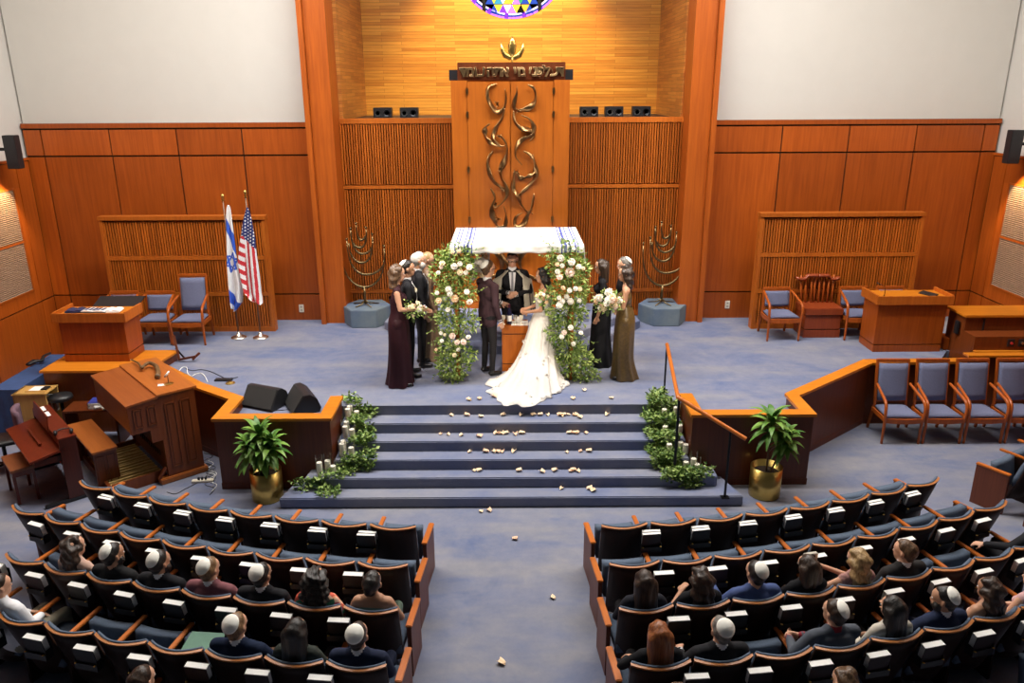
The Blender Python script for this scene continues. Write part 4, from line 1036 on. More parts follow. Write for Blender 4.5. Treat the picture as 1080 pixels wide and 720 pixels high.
# ------------------------------------------------------------------ planters
def planter(loc, label, heads, R=.185, hgt=.41, n=40):
    t = thing('potted_dracaena', label, 'plant', loc)
    MB().lathe([(.02,.012),(R-.01,.0),(R-.004,.01),(R,hgt),(R-.012,hgt),(R-.018,hgt-.09),(.02,hgt-.09)], seg=40).build('brass_planter', BRASS, t, smooth=False)
    o = t.children[0]; o.data.polygons.foreach_set('use_smooth', [len(p.vertices) == 4 for p in o.data.polygons])
    MB().lathe([(.01,hgt-.075),(R-.03,hgt-.085)], seg=24).build('soil', GROOVE, t)
    for (hx, hy, hz, spread, nn) in heads:
        MB().tube([(hx*.25,hy*.25,hgt-.09),(hx*.7,hy*.7,(hz+hgt)/2),(hx,hy,hz)], [.012,.011,.009], 8).build('stem', BARK, t, smooth=True)
        b = MB()
        for k in range(nn):
            a = k*2.4+RND.random()*.5; el = 1.25-1.5*(k/nn)+RND.gauss(0,.12); Lf = spread*(.8+.35*RND.random()); w = .032+.014*RND.random()
            base = Vector((hx,hy,hz+.05-.20*(k/nn)))
            d = Vector((math.cos(a)*math.cos(el), math.sin(a)*math.cos(el), math.sin(el))); sd = Vector((-math.sin(a),math.cos(a),0))
            P = []; q = base.copy(); dd = d.copy()
            for i in range(7):
                P.append(q.copy()); q += dd*Lf/6; dd = (dd+Vector((0,0,-.26))).normalized()
            vs = []
            for i, p in enumerate(P):
                ww = w*math.sin(PI*(.08+.92*i/6)**.8)+.002; up = Vector((0,0,ww*.25)); vs += [p-sd*ww+up, p, p+sd*ww+up]
            fs = []
            for i in range(6):
                a0 = i*3; fs += [(a0,a0+1,a0+4,a0+3),(a0+1,a0+2,a0+5,a0+4)]
            b.add(vs, fs)
        b.build('foliage', LEAF3, t, smooth=True, fix=False)
    return t
planter((-3.15,9.04,0), 'bushy dracaena in a brass planter before the left parapet', [(-.03,0,.86,.30,40),(.12,-.05,.76,.28,34),(-.16,-.04,.72,.28,34),(.02,-.10,.68,.24,24)], R=.20)
planter((3.29,9.06,0), 'two-headed dracaena in a brass planter before the right parapet', [(0,0,1.0,.32,40),(.20,-.03,.80,.26,34)], R=.20)

# ------------------------------------------------------------------ candles with glass chimneys, garlands, petals
gm, nt, bb = newmat('clear_glass'); 
tr_ = nd(nt,'ShaderNodeBsdfTransparent'); gl_ = nd(nt,'ShaderNodeBsdfGlossy'); gl_.inputs['Roughness'].default_value = .05; mx = nd(nt,'ShaderNodeMixShader'); fr_ = nd(nt,'ShaderNodeFresnel'); fr_.inputs[0].default_value = 1.35
mm_ = nd(nt,'ShaderNodeMath', operation='MULTIPLY'); mm_.inputs[1].default_value = .35; nt.links.new(fr_.outputs[0], mm_.inputs[0]); nt.links.new(mm_.outputs[0], mx.inputs[0]); nt.links.new(tr_.outputs[0], mx.inputs[1]); nt.links.new(gl_.outputs[0], mx.inputs[2]); nt.links.new(mx.outputs[0], nt.nodes['Material Output'].inputs[0])
GLASS = gm
WAX = plain('ivory_wax',(.85,.80,.66),.5,var=.03)
stepz = [PZ-.1417*i for i in range(6)]+[0]
def on_step(px, py):
    for k in range(6):
        z = stepz[k]; p = atz(px, py, z)
        if k == 0 and p.y >= tr[0]: return p, k
        if k and tr[k]-.03 <= p.y <= tr[k-1]+.03: return p, k
    for k in range(1, 7):
        p = atY(px, py, tr[k-1]-.012)
        if stepz[k]-.01 <= p.z <= stepz[k-1]+.01: return p, k
    return atz(px, py, 0), 6
cand = [(366.3,444.2,12,1),(369.5,440,11,1),(376.3,441,7,1),(363.7,458,13,2),(360,461.7,11,2),(371.7,463,9.5,2),(362.5,476,12,3),(359,481,12,3),(371,481.7,9,3),(337.8,501.7,12.5,4),(346.7,496.7,11,4),(351.8,500,8,4)]
candR = [(700.3,440,8,1),(712.5,439,9,1),(701,458,8,2),(716.5,458,9,2),(717,475,9,3),(705.4,478,9,3),(722.7,478.5,9,3),(730,494,11,4),(722.5,495,8,4),(734.6,497,7,4)]
stn = ['top','first','second','third','fourth','lowest']
for side, lst in (('left',cand),('right',candR)):
    cnt = {}
    for px, py, hh, k in lst:
        z = stepz[k]; p = atz(px, py, z); p.y = min(max(p.y, tr[k]+.06), tr[k-1]-.05)
        if side == 'left': p.x = max(p.x, (-2.22 if k < 4 else -2.58))
        h = hh/75.0*1.15; cnt.setdefault(k,[]).append(px); word = ['','first','second','third','fourth'][k]
        size = 'tall' if hh > 11 else 'short' if hh < 9 else 'medium'
        rank = sorted(q[0] for q in lst if q[3] == k).index(px); rk = {0:'outermost' if side == 'left' else 'innermost', 1:'middle', 2:'innermost' if side == 'left' else 'outermost'}[rank]
        t = thing('pillar_candle', '%s ivory pillar candle, %s on the %s step down, %s side' % (size, rk, word, side), 'candle', (p.x,p.y,z+.004), 0)
        MB().lathe([(.034,0),(.036,.004),(.036,h-.006),(.030,h),(.010,h-.008)], seg=18).build('wax', WAX, t, smooth=False)
        MB().tube([(0,0,h-.01),(.002,0,h+.012)], .0018, 4).build('wick', BLACK, t)
        g = MB().lathe([(.052,0),(.052,h+.09)], seg=24, cap=False).build('glass_chimney', GLASS, None, smooth=True, loc=(p.x,p.y,z+.004), fix=False)
        tag(g, 'clear glass chimney around the %s candle on the %s step down, %s side' % (rk, word, side), 'candle holder')
def garland(label, zones, cat='garland'):
    x0 = atz(*zones[0][:2], zones[0][4] if len(zones[0]) > 5 else .5)
    t = thing('leaf_garland', label, cat, (x0.x, x0.y, 0)); o = Vector((x0.x,x0.y,0))
    b = MB()
    for px, py, rx, ry, n in zones:
        for _ in range(int(n*(1.7 if 'dense' in label else 1.15))):
            a = RND.random()*2*PI; r = math.sqrt(RND.random())
            p, k = on_step(px+rx*r*math.cos(a), py+ry*r*math.sin(a))
            p = Vector((p.x, p.y, p.z+.010+.075*RND.random()**1.6))-o
            d = rv(); d.z = abs(d.z)*.5
            leaf(b, p, d, .066*(.6+.7*RND.random()), .034*(.8+.5*RND.random()))
    b.build('leaves', [LEAF2,STEM], t, fix=False)
    b = MB()
    for z1, z2 in zip(zones, zones[1:]):
        p, _ = on_step(z1[0],z1[1]); q, _ = on_step(z2[0],z2[1])
        m = (p+q)/2+Vector((.03,0,.05)); b.tube([p-o+Vector((0,0,.02)), m-o, q-o+Vector((0,0,.02))], .005, 5)
    b.build('vine', STEM, t)
garland('loose leafy garland trailing down the left edge of the steps among candles',
  [(372,424,9,5,90),(385,437,13,6,190),(376,446,9,5,110),(384,455,11,6,150),(389,463,8,5,90),(378,468,9,5,110),(388,480,9,7,110),(372,488,12,6,140),(386,493,10,5,130),(366,497,12,5,110),(352,503,14,5,80),(330,512,16,6,110),(346,521,13,5,110),(316,515,10,6,30)])
garland('dense leafy garland cascading down the right edge of the steps',
  [(693,420,10,6,170),(700,430,16,8,260),(690,440,12,8,170),(705,447,12,8,170),(692,458,12,8,200),(705,466,12,8,190),(692,475,11,7,170),(706,482,13,7,190),(697,491,11,6,150),(712,496,14,6,190),(725,503,14,7,170),(728,512,12,4,110),(740,500,14,6,80),(708,505,12,5,80)])
pts = [(388,8),(423,4),(757,2),(893,2),(325,56),(380,58),(430,68),(508,62),(572,60),(617,54),(640,58),(667,60),(706,58),(714,57),(722,50),(740,60),(763,52),(770,62),(780,70),(877,50),(287,126),(313,131),(360,134),(423,138),(483,118),(492,128),(505,122),(520,122),(552,130),(570,120),(583,118),(743,123),(760,120),(772,115),(800,118),(390,188),(447,188),(475,188),(488,190),(505,187),(545,188),(735,194),(783,184),(812,183),(405,251),(425,247),(565,260),(648,264),(693,259),(750,262),(760,248),(775,262),(711,50),(719,64),(757,56),(500,128),(576,125),(767,122),(755,254)]
pts = [(380+x/3.375, 420+y/3.375) for x, y in pts]+[(495,422),(506,421),(521,419),(604,421),(616,412),(592,514.7),(622,516),(626,518),(507,540),(516,539),(583,631),(529,700),(543,569)]
pm = []; PETAL1 = plain('petal_salmon',(.85,.55,.36),.6); PETAL2 = plain('petal_tan',(.86,.64,.42),.6)
for k, m in enumerate((PETAL1, PETAL2, PET['p'])):
    b = MB(); b.slab(lambda u, v: ((u-.5)*.05*(.4+.9*v-.5*v*v), (v-.5)*.05, .003+.016*((u-.5)**2*4+.3*v)), 4, 4, (0,0,.003)); o = b.build('rose_petal', m, smooth=True); pm.append(o)
used = [False]*3
STN = ['on the stage edge','on the first step down','on the second step down','on the third step down','on the fourth step down','on the lowest step','on the main floor']
for i, (px, py) in enumerate(pts):
    p, k = on_step(px, py); j = RND.randrange(3)
    if k == 0 and p.y > 12: continue
    if k: p = Vector((p.x, min(p.y, tr[k-1]-.05), stepz[k]))
    o = pm[j] if not used[j] else pm[j].copy()
    if used[j]: COL.objects.link(o)
    used[j] = True
    o.location = p+Vector((0,0,.001)); o.rotation_euler = (0,0,RND.random()*6); s = 1.05+.6*RND.random(); o.scale = (s,s,s)
    tag(o, 'fallen pale rose petal lying '+STN[k], 'petal', 'rose petals '+STN[k])
lone = [o for o in COL.objects if o.name.startswith('rose_petal')]

# ------------------------------------------------------------------ theatre seats
RC = Vector((0,18.8,0)); PI2 = PI/2
def seat_parts(occ):
    t = thing('theatre_seat', 'x', 'seat')
    w = .235
    def back(u, v, dy=0):
        x = (-1+2*u)*(w-.02*(1-v)); bul = -.075*(1-(2*u-1)**2)
        z = .20+(.655)*v; y = .20*max(0,1-v)**1.1; return (x, y+bul+.065+dy, z)
    MB().slab(lambda u, v: back(u,v), 12, 6, (0,.018,0)).build('back_shell', W_SHELL, t, smooth=True)
    b = MB(); b.slab(lambda u, v: back(u,.978+.022*v,-.004), 12, 1, (0,.026,.004)); b.build('top_edge', W_EDGE, t)
    b = MB(); b.slab(lambda u, v: (back(.03+.94*u,.28+.735*v)[0], back(u,.28+.735*v)[1]+.018, back(u,.28+.735*v)[2]), 12, 8, lambda u, v: (0,.012+.05*min(1,math.sin(PI*(.1+.86*v))*1.2),.0)); b.build('back_cushion', FABRIC2, t, smooth=True)
    if occ: MB().slab(lambda u, v: (-.215+.43*u, .19+.42*v, .30), 8, 8, lambda u, v: (0,0,.09+.03*math.sin(PI*u)**.5*math.sin(PI*(.1+.8*v)))).build('seat_cushion', FABRIC2, t, smooth=True)
    else: MB().slab(lambda u, v: (-.205+.41*u, .40+.06*v-.02*math.sin(PI*u), .26+.335*v), 8, 8, lambda u, v: (0,.08+.03*math.sin(PI*v)*math.sin(PI*u)**.5,.02*math.sin(PI*v))).build('seat_cushion', FABRIC2, t, smooth=True)
    return t
def add_arm(t, sx, end=False):
    x = sx*.2525
    if end:
        e = MB().box(x-.02+.02*sx,x+.02+.02*sx,.26,.655,0,.525).build('end_panel', W_END, t, bevel=.004)
        MB().box(x-.03+.02*sx,x+.028+.02*sx,.255,.66,.525,.55).build('panel_cap', W_CAPV, e, bevel=.006)
    else:
        MB().beam((x,.17,.575),(x,.66,.59),.046,.026).build('armrest', W_CAPV, t, bevel=.006)
        MB().box(x-.015,x+.015,.22,.50,0,.56).build('standard', W_SHELL, t)
def rack(t, sx):
    x = sx*.2525
    r = MB().box(x-.105,x+.105,-.055,.0,.60,.605).box(x-.105,x+.105,-.06,-.055,.60,.655).box(x-.105,x-.10,-.055,.02,.60,.69).box(x+.10,x+.105,-.055,.02,.60,.69).box(x-.105,x+.105,.015,.02,.60,.75).build('book_rack', BLACK, t)
    for k in (-1,1): MB().lathe([(.012,0),(.002,.006)], (x+k*.09,-.062,.66), 8).build('screw', BRASS, r)
proto = {}
def get_seat(occ):
    if occ not in proto: proto[occ] = seat_parts(occ); return proto[occ]
    return copy_tree(proto[occ])
def make_book(cov):
    t = thing('prayer_book', 'x', 'book')
    MB().box(-.095,.095,-.023,-.019,0,.15).box(-.095,.095,.019,.023,0,.15).box(-.095,.095,-.023,.023,0,.005).build('cover', cov, t)
    MB().box(-.092,.092,-.019,.019,.004,.149).build('page_block', WHITE, t); return t
BK = [make_book(plain('book_cover_%d'%k, c, .5)) for k, c in enumerate(((.008,.008,.011),(.006,.006,.007),(.02,.010,.012)))]
bused = [False]*3
ORD = ['first','second','third','fourth','fifth','sixth','seventh','eighth','ninth','tenth','eleventh','twelfth']
ROWN = ['front','second','third','fourth','fifth']
RR = [12.0,12.66,13.31,13.98,14.64]; PT = [.514,.508,.502,.498,.495]
occupied = {('L',2):[0,1,2,3,4,5,6], ('L',3):[0,1,2,6,7], ('R',2):[0,1,2,3,4,5,8], ('R',3):[0,1,3,4,5,6,7], ('L',4):[3], ('R',4):[0,2]}
nseat = {('L',0):range(8),('L',1):range(9),('L',2):range(8),('L',3):range(8),('L',4):[3],('R',0):range(8),('R',1):range(9),('R',2):range(9),('R',3):range(8),('R',4):[0,2,7]}
lastend = {('L',0):7,('L',1):8,('R',0):7,('R',1):8}
SEATPOS = {}
def seat_frame(r, phi): return RC+Vector((r*math.sin(phi), -r*math.cos(phi), 0)), phi
two = {('L',0),('R',0)}
def put_book(r, phi, dx, label, off=0, ang=.16):
    k = RND.randrange(3); c, ph = seat_frame(r, phi)
    bo = BK[k] if not bused[k] else copy_tree(BK[k]); bused[k] = True
    M = Matrix.Translation(c) @ Matrix.Rotation(ph,4,'Z'); bo.location = M @ Vector((dx, -.012+off*.9, .655+off*.15)); bo.rotation_euler = (ang, 0, ph+RND.gauss(0,.02)); bo.scale = (1,1.3 if off == 0 and 'single' in label else .8,1); tag(bo, label, 'book', 'prayer books in the seat racks')
    return bo
for (blk, row), idxs in nseat.items():
    sx = 1 if blk == 'R' else -1; bn = 'right' if sx > 0 else 'left'; r = RR[row]
    phi0 = math.asin((1.15 if sx > 0 else 1.20)/r)
    for i in idxs:
        phi = sx*(phi0+i*PT[row]/r); occ = i in occupied.get((blk,row),[])
        t = get_seat(occ); c, ph = seat_frame(r, phi); t.location = c; t.rotation_euler = (0,0,ph)
        SEATPOS[(blk,row,i)] = (c, ph)
        t['label'] = '%s theatre seat %s the aisle in the %s row, %s block' % ('occupied' if occ else 'empty', 'next to' if i == 0 else ORD[i]+' from', ROWN[row], bn); t['group'] = 'theatre seats in curved rows'
for (blk, row, i), (c, ph) in list(SEATPOS.items()):
    sx = 1 if blk == 'R' else -1; bn = 'right' if sx > 0 else 'left'
    t = next(o for o in COL.objects if o.get('category') == 'seat' and (o.location-c).length < 1e-4)
    if i == 0: add_arm(t, -sx, True)
    last = lastend.get((blk,row)) == i
    if last: add_arm(t, sx, True)
    else:
        add_arm(t, sx)
        if row < 4:
            rack(t, sx)
            lab = '%s prayer book in the rack behind the %s row, %s block, %s from the aisle'
            if (blk,row) in two:
                put_book(RR[row], ph, sx*.2525, lab % ('rear', ROWN[row], bn, ORD[i]), off=-.0)
                put_book(RR[row], ph, sx*.2525+.006, lab % ('forward', ROWN[row], bn, ORD[i]), off=.044)
            else: put_book(RR[row], ph, sx*.2525, lab % ('single', ROWN[row], bn, ORD[i]))
# seats of the far right block
for row, r, n in ((0,12.19,3),(1,12.86,2)):
    for i in range(n):
        phi = math.radians(30.6 if row == 0 else 30.4)+(.27+i*.51)/r
        t = copy_tree(proto[False]); 
        for ch in list(t.children):
            if ch.name.split('.')[0] in ('end_panel','armrest','standard','book_rack'):
                for g in list(ch.children): bpy.data.objects.remove(g)
                bpy.data.objects.remove(ch)
        c, ph = seat_frame(r, phi); t.location = c; t.rotation_euler = (0,0,ph)
        t['label'] = 'theatre seat %s the far right side aisle in the %s row' % ('next to' if i == 0 else ORD[i]+' beyond', ROWN[row]); t['group'] = 'theatre seats in curved rows'
        if i == 0: add_arm(t, -1, True)
        add_arm(t, 1)
# green folder on the empty seat of the fourth left row
c, ph = SEATPOS[('L',3,3)]; M = Matrix.Translation(c) @ Matrix.Rotation(ph,4,'Z')
o = MB().box(-.15,.15,-.10,.10,0,.006).build('green_folder', plain('folder_green',(.05,.16,.10),.5), loc=M @ Vector((.02,.40,.64))); o.rotation_euler = (.12,.0,ph+.1)
tag(o, 'flat green folder lying on the empty seat in the fourth row, left block', 'folder')
# ------------------------------------------------------------------ people
SKIN = plain('skin_fair',(.62,.34,.22),.5,var=.05,spec=.35); SKIN2 = plain('skin_olive',(.48,.25,.15),.5,var=.05,spec=.35); SKIN3 = plain('skin_tan',(.40,.20,.11),.5,var=.05,spec=.35)
EYEW = plain('eye_white',(.7,.7,.68),.3); EYED = plain('eye_dark',(.02,.012,.01),.2); LIP = plain('lip',(.45,.13,.11),.5)
KIP = plain('kippah_satin',(.90,.88,.80),.6,var=.03)
CLO = {}
def cloth(name, c, rough=.85, var=.12, sc=8, **k):
    if name not in CLO: CLO[name] = plain(name, c, rough, var=var, sc=sc, spec=k.get('spec',.25), bmp=k.get('bmp',.1))
    return CLO[name]
def hairmat(name, c, c2):
    if name not in CLO:
        m, nt, bb = newmat(name); setp(bb, .4, 0, .5)
        n = noise(nt, scale=(60,60,7), sc=1, detail=3); nt.links.new(ramp(nt, n, [(.35,c),(.65,c2)]), bb.inputs['Base Color']); bump(nt, bb, n, .5, .01); CLO[name] = m
    return CLO[name]
HB = hairmat('hair_black',(.006,.005,.005),(.02,.015,.012)); HD = hairmat('hair_dark_brown',(.012,.006,.004),(.05,.026,.014)); HM = hairmat('hair_brown',(.05,.025,.012),(.14,.075,.035))
HL = hairmat('hair_blond',(.24,.14,.055),(.50,.34,.16)); HR = hairmat('hair_auburn',(.16,.045,.012),(.34,.11,.03)); HG = hairmat('hair_white',(.45,.43,.40),(.70,.68,.64)); HS = hairmat('hair_sandy',(.12,.065,.03),(.27,.16,.075)); HGR = hairmat('hair_grey',(.10,.09,.08),(.22,.2,.18))
TMPC = bpy.data.collections.new('tmp')
def capsule(b, a, c, ra, rb, fd=None, fs=1.0, seg=12):
    a, c = Vector(a), Vector(c); d = c-a; L = d.length
    n = d/L if L > 1e-5 else Vector((0,0,1)); u = n.orthogonal().normalized(); w = n.cross(u)
    f = Vector(fd).normalized() if fd is not None else None
    rs = []
    def ring(p, r):
        out = []
        for k in range(seg):
            o = (u*math.cos(2*PI*k/seg)+w*math.sin(2*PI*k/seg))*r
            out.append((p, o))
        return out
    raw = []
    for i in range(5):
        t = PI/2*i/5; raw.append(ring(a-n*ra*math.cos(t), max(ra*math.sin(t), 1e-4)))
    raw.append(ring(a, ra)); 
    if L > 1e-5: raw.append(ring(c, rb))
    for i in range(1, 6):
        t = PI/2*i/5; raw.append(ring(c+n*rb*math.sin(t), max(rb*math.cos(t), 1e-4)))
    for r in raw:
        rr_ = []
        for p, o in r:
            q = p+o
            if f is not None:
                # flatten about the axis along f
                tt = 0 if L < 1e-5 else max(0, min(1, (q-a).dot(n)/L)); ax = a+d*tt; e = q-ax; q = ax+e+f*(e.dot(f)*(fs-1))
            rr_.append(q)
        rs.append(rr_)
    b.rings(rs)
def solidify_blobs(blobs, mats, voxel, name, parent, sm=3, disp=None, fdisp=None):
    b = MB()
    for bl in blobs: capsule(b, *bl[:4], fd=bl[5] if len(bl) > 5 else None, fs=bl[6] if len(bl) > 6 else 1)
    me = bpy.data.meshes.new('t'); me.from_pydata(b.v, [], b.f); me.update()
    bm = bmesh.new(); bm.from_mesh(me); bmesh.ops.recalc_face_normals(bm, faces=bm.faces); bm.to_mesh(me); bm.free()
    o = bpy.data.objects.new('t', me); COL.objects.link(o)
    m = o.modifiers.new('r','REMESH'); m.mode = 'VOXEL'; m.voxel_size = voxel
    if sm: s = o.modifiers.new('s','SMOOTH'); s.factor = .5; s.iterations = sm
    dg = bpy.context.evaluated_depsgraph_get(); nm = bpy.data.meshes.new_from_object(o.evaluated_get(dg)); bpy.data.objects.remove(o)
    n = len(nm.vertices); co = np.empty(n*3); nm.vertices.foreach_get('co', co); co = co.reshape(-1,3)
    if disp:
        no = np.empty(n*3); nm.vertices.foreach_get('normal', no); no = no.reshape(-1,3); co2 = co+no*disp(co)[:,None]; nm.vertices.foreach_set('co', co2.ravel()); co = co2
    nf = len(nm.polygons); fc = np.empty(nf*3); nm.polygons.foreach_get('center', fc); fc = fc.reshape(-1,3)
    best = np.full(nf, 1e9); idx = np.zeros(nf, int)
    for bl in blobs:
        a = np.array(bl[0]); c = np.array(bl[1]); d = c-a; L2 = d@d
        t = np.clip(((fc-a)@d)/L2, 0, 1) if L2 > 1e-9 else np.zeros(nf)
        e = fc-(a+t[:,None]*d)
        if len(bl) > 5 and bl[5] is not None:
            f = np.array(Vector(bl[5]).normalized()); e = e+np.outer(e@f, f)*(1/bl[6]-1)
        ds = np.linalg.norm(e, axis=1)-(bl[2]+(bl[3]-bl[2])*t); k = ds < best; best[k] = ds[k]; idx[k] = mats.index(bl[4])
    nm.materials.clear()
    for mt in mats: nm.materials.append(mt)
    nm.polygons.foreach_set('material_index', idx.astype(np.int32)); nm.polygons.foreach_set('use_smooth', [True]*nf); nm.update(); nm.name = name
    q = bpy.data.objects.new(name, nm); COL.objects.link(q); q.parent = parent
    return q
def hand(bl, wrist, d, nrm, side, skin, curl=.5):
    """palm, four unequal fingers and a thumb; nrm is the direction the palm faces"""
    w = Vector(wrist); d = Vector(d).normalized(); nrm = Vector(nrm); nrm = (nrm-d*nrm.dot(d)).normalized(); s = d.cross(nrm)*side
    bl.append((w, w+d*.03, .026, .028, skin, nrm, .75))
    for k in (-1.2,-.4,.4,1.2): bl.append((w+d*.025+s*k*.010, w+d*.08+s*k*.019, .016, .013, skin))
    for k, L in ((-1.5,.055),(-.5,.070),(.5,.074),(1.5,.066)):
        p0 = w+d*.082+s*k*.0195; dd = (d+nrm*curl*.5).normalized(); p1 = p0+dd*L*.5; d2 = (d+nrm*curl*1.6).normalized(); p2 = p1+d2*L*.5
        bl.append((p0,p1,.0095,.009,skin)); bl.append((p1,p2,.009,.0075,skin))
    p0 = w+d*.03+s*.028; p1 = p0+(d*.6+s*.75+nrm*.35).normalized()*.035; p2 = p1+(d*.9+s*.15+nrm*.4).normalized()*.032
    bl.append((p0,p1,.013,.011,skin)); bl.append((p1,p2,.011,.009,skin))
def person(label, loc, rz, pose='stand', top=None, legs=None, shoes=None, skin=SKIN, hair='short', hm=HD, hl=.22, kip=False, female=False, yaw=0, pitch=0,
           arms=None, scale=1.0, sleeves=True, bare=False, shirt=None, dress=None, beard=None, glasses=False, lean=0, voxel=None, kshift=0, face=True, cat='person', group=None):
    t = thing('person', label, cat, loc, rz, group); t.scale = (scale,)*3
    SH = cloth('shoe_black',(.012,.011,.011),.3,spec=.5); shoes = shoes or SH; legs = legs or cloth('trousers_black',(.014,.013,.015)); vx = voxel or (.0105 if pose == 'stand' else .0125)
    shx = .165 if female else .195; Y_ = (0,1,0); bl = []
    upm = skin if bare else top
    if pose == 'stand':
        hz = .93; legs = dress['mat'] if dress else legs; ch = Vector((0,0+lean*.35,1.27)); shz = 1.43; nk = Vector((0,-.005+lean*.45,1.455)); hd = Vector((0,.02+lean*.55,1.63)); sp0 = Vector((0,0,.96)); 
        for s in (-1,1):
            bl += [(Vector((s*.09,0,.90)),Vector((s*.105,.015,.50)),.085,.058,legs),(Vector((s*.105,.015,.50)),Vector((s*.11,-.01,.11)),.056,.043,legs)]
            bl += [(Vector((s*.11,-.03,.045)),Vector((s*.125,.12,.035)),.042,.036,shoes,(0,0,1),.8),(Vector((s*.11,-.01,.10)),Vector((s*.11,-.02,.05)),.042,.04,shoes)]
        bl.append((Vector((-.07,-.01,.93)),Vector((.07,-.01,.93)),.115,.115,legs if not bare and not dress else top,Y_,.85))
    else:
        sp0 = Vector((0,.25,.50)); ch = Vector((0,.18+lean*.3,.82)); shz = .955; nk = Vector((0,.165+lean*.4,.965)); hd = Vector((0,.19+lean*.5,1.115))
        for s in (-1,1):
            kx = .13 if not female else .09
            bl += [(Vector((s*.085,.27,.50)),Vector((s*kx,.68,.51)),.085,.060,legs),(Vector((s*kx,.68,.51)),Vector((s*kx,.70,.12)),.057,.042,legs),
                   (Vector((s*kx,.68,.045)),Vector((s*kx*1.1,.83,.035)),.042,.036,shoes,(0,0,1),.8),(Vector((s*kx,.70,.11)),Vector((s*kx,.69,.05)),.042,.04,shoes)]
        bl.append((Vector((-.06,.24,.50)),Vector((.06,.24,.50)),.12,.12,legs,Y_,.9))
    r1, r2, r3 = (.105,.115,.13) if female else (.142,.152,.165)
    mid = sp0.lerp(ch,.45)
    bl += [(sp0+Vector((-.03,0,.02)),mid+Vector((-.02,0,0)),r1+.012,r1,top,Y_,.82),(sp0+Vector((.03,0,.02)),mid+Vector((.02,0,0)),r1+.012,r1,top,Y_,.82),
           (mid,ch,r1,r2,top,Y_,.85),(ch+Vector((-.065,0,.02)),ch+Vector((.065,0,.02)),r2-.01,r2-.01,top,Y_,.85)]
    sc_ = Vector((ch.x, nk.y, shz))
    bl.append((sc_+Vector((-shx+.03,0,-.02)), sc_+Vector((shx-.03,0,-.02)), .062,.062, upm, Y_,.95))
    bl.append((sc_+Vector((-.05,0,.01)), sc_+Vector((.05,0,.01)), .062,.062, upm))
    if female:
        for s in (-1,1): bl.append((ch+Vector((s*.06,.07,.02)),ch+Vector((s*.06,.085,.01)),.055,.05,top))
    if pose == 'stand' and not female and not dress: bl.append((Vector((-.05,0,1.05)),Vector((-.06,-.005,.86)),.12,.125,top,Y_,.85)); bl.append((Vector((.05,0,1.05)),Vector((.06,-.005,.86)),.12,.125,top,Y_,.85))
    nr = .047 if female else .058
    bl.append((nk, nk+Vector((0,.012,.09)), nr, nr, skin))
    if shirt is not None: bl.append((nk+Vector((-.0,.002,.028)), nk+Vector((0,.006,.036)), nr+.007, nr+.006, shirt))
    # head
    Rh = Matrix.Rotation(yaw,4,'Z') @ Matrix.Rotation(pitch,4,'X')
    def hp(x, y, z): return hd+(Rh @ Vector((x,y,z)))
    hx = Rh @ Vector((1,0,0))
    bl += [(hp(0,-.025,.025),hp(0,.02,.03),.086,.080,skin,hx,.90),(hp(0,.02,-.01),hp(0,.045,-.065),.070,.045,skin,hx,.92),(hp(0,.085,.0),hp(0,.101,-.028),.009,.013,skin),
           (hp(-.03,.075,.018),hp(.03,.075,.018),.018,.018,skin),(hp(-.02,.07,-.052),hp(.02,.07,-.052),.018,.018,skin)]
    for s in (-1,1): bl.append((hp(s*.078,-.008,-.02),hp(s*.080,-.014,.012),.013,.017,skin))
    if beard: bl += [(hp(-.045,.035,-.06),hp(.045,.035,-.06),.042,.042,beard),(hp(0,.06,-.075),hp(0,.055,-.095),.04,.03,beard)]
    # arms
    arms = arms or {}
    for s, key in ((-1,'l'),(1,'r')):
        A = sc_+Vector((s*shx,0,-.03))
        df = ((s*.235,-.02,1.14),(s*.235,.06,.90)) if pose == 'stand' else ((s*.245,.22,.74),(s*.09,.45,.63))
        e, w = arms.get(key, df)[:2]; e = Vector(e); w = Vector(w); sm_ = top if sleeves and not bare else skin
        ar = (.048,.040,.027) if female else (.064,.053,.038)
        if not sleeves or bare: ar = tuple(x*.88 for x in ar)
        bl.append((A,e,ar[0],ar[1],sm_)); bl.append((e,w,ar[1]*.95,ar[2],sm_ if sleeves == True or sleeves == 'long' else skin))
        d = (w-e).normalized(); nrm = Vector((-s,.2,-.1)) if pose == 'stand' else Vector((-s*.3,0,-1))
        if len(arms.get(key,())) > 2: nrm = Vector(arms[key][2])
        if shirt is not None and sleeves: bl.append((w-d*.012,w+d*.008,ar[2]+.001,ar[2]-.002,shirt))
        hand(bl, w+d*.02, d, nrm, -s, skin, .6)
    mats = []
    for x in bl:
        if x[4] not in mats: mats.append(x[4])
    blt = [tuple([tuple(x[0]),tuple(x[1])]+list(x[2:])) for x in bl]
    body = solidify_blobs(blt, mats, vx, 'body', t, 2)
    # face
    if face:
        for s in (-1,1):
            p = hp(s*.031,.083,.004); e = MB().ball(p,(.012,.010,.008),8,6).build('eye', EYEW, t, smooth=True); MB().ball(p+(Rh@Vector((0,.0075,0))),(.006,.005,.006),8,5).build('pupil', EYED, e, smooth=True)
        MB().tube([hp(-.022,.083,-.055),hp(0,.090,-.057),hp(.022,.083,-.055)], [.003,.006,.003], 6).build('mouth', LIP, t, smooth=True)
    if glasses:
        b = MB()
        for s in (-1,1): b.tube([hp(s*.033+.026*math.cos(a),.103,.003+.017*math.sin(a)) for a in [2*PI*i/14 for i in range(15)]], .0035, 5); b.tube([hp(s*.058,.10,.008),hp(s*.084,.0,.006)], .003, 5)
        b.tube([hp(-.008,.105,.006),hp(.008,.105,.006)], .003, 5); b.build('glasses', BLACK, t)
    # hair
    hb = []
    def H(a, c, ra, rb, f=None, fs=1): hb.append((tuple(hp(*a)),tuple(hp(*c)),ra,rb,hm)+((tuple(Rh@Vector(f)),fs) if f else ()))
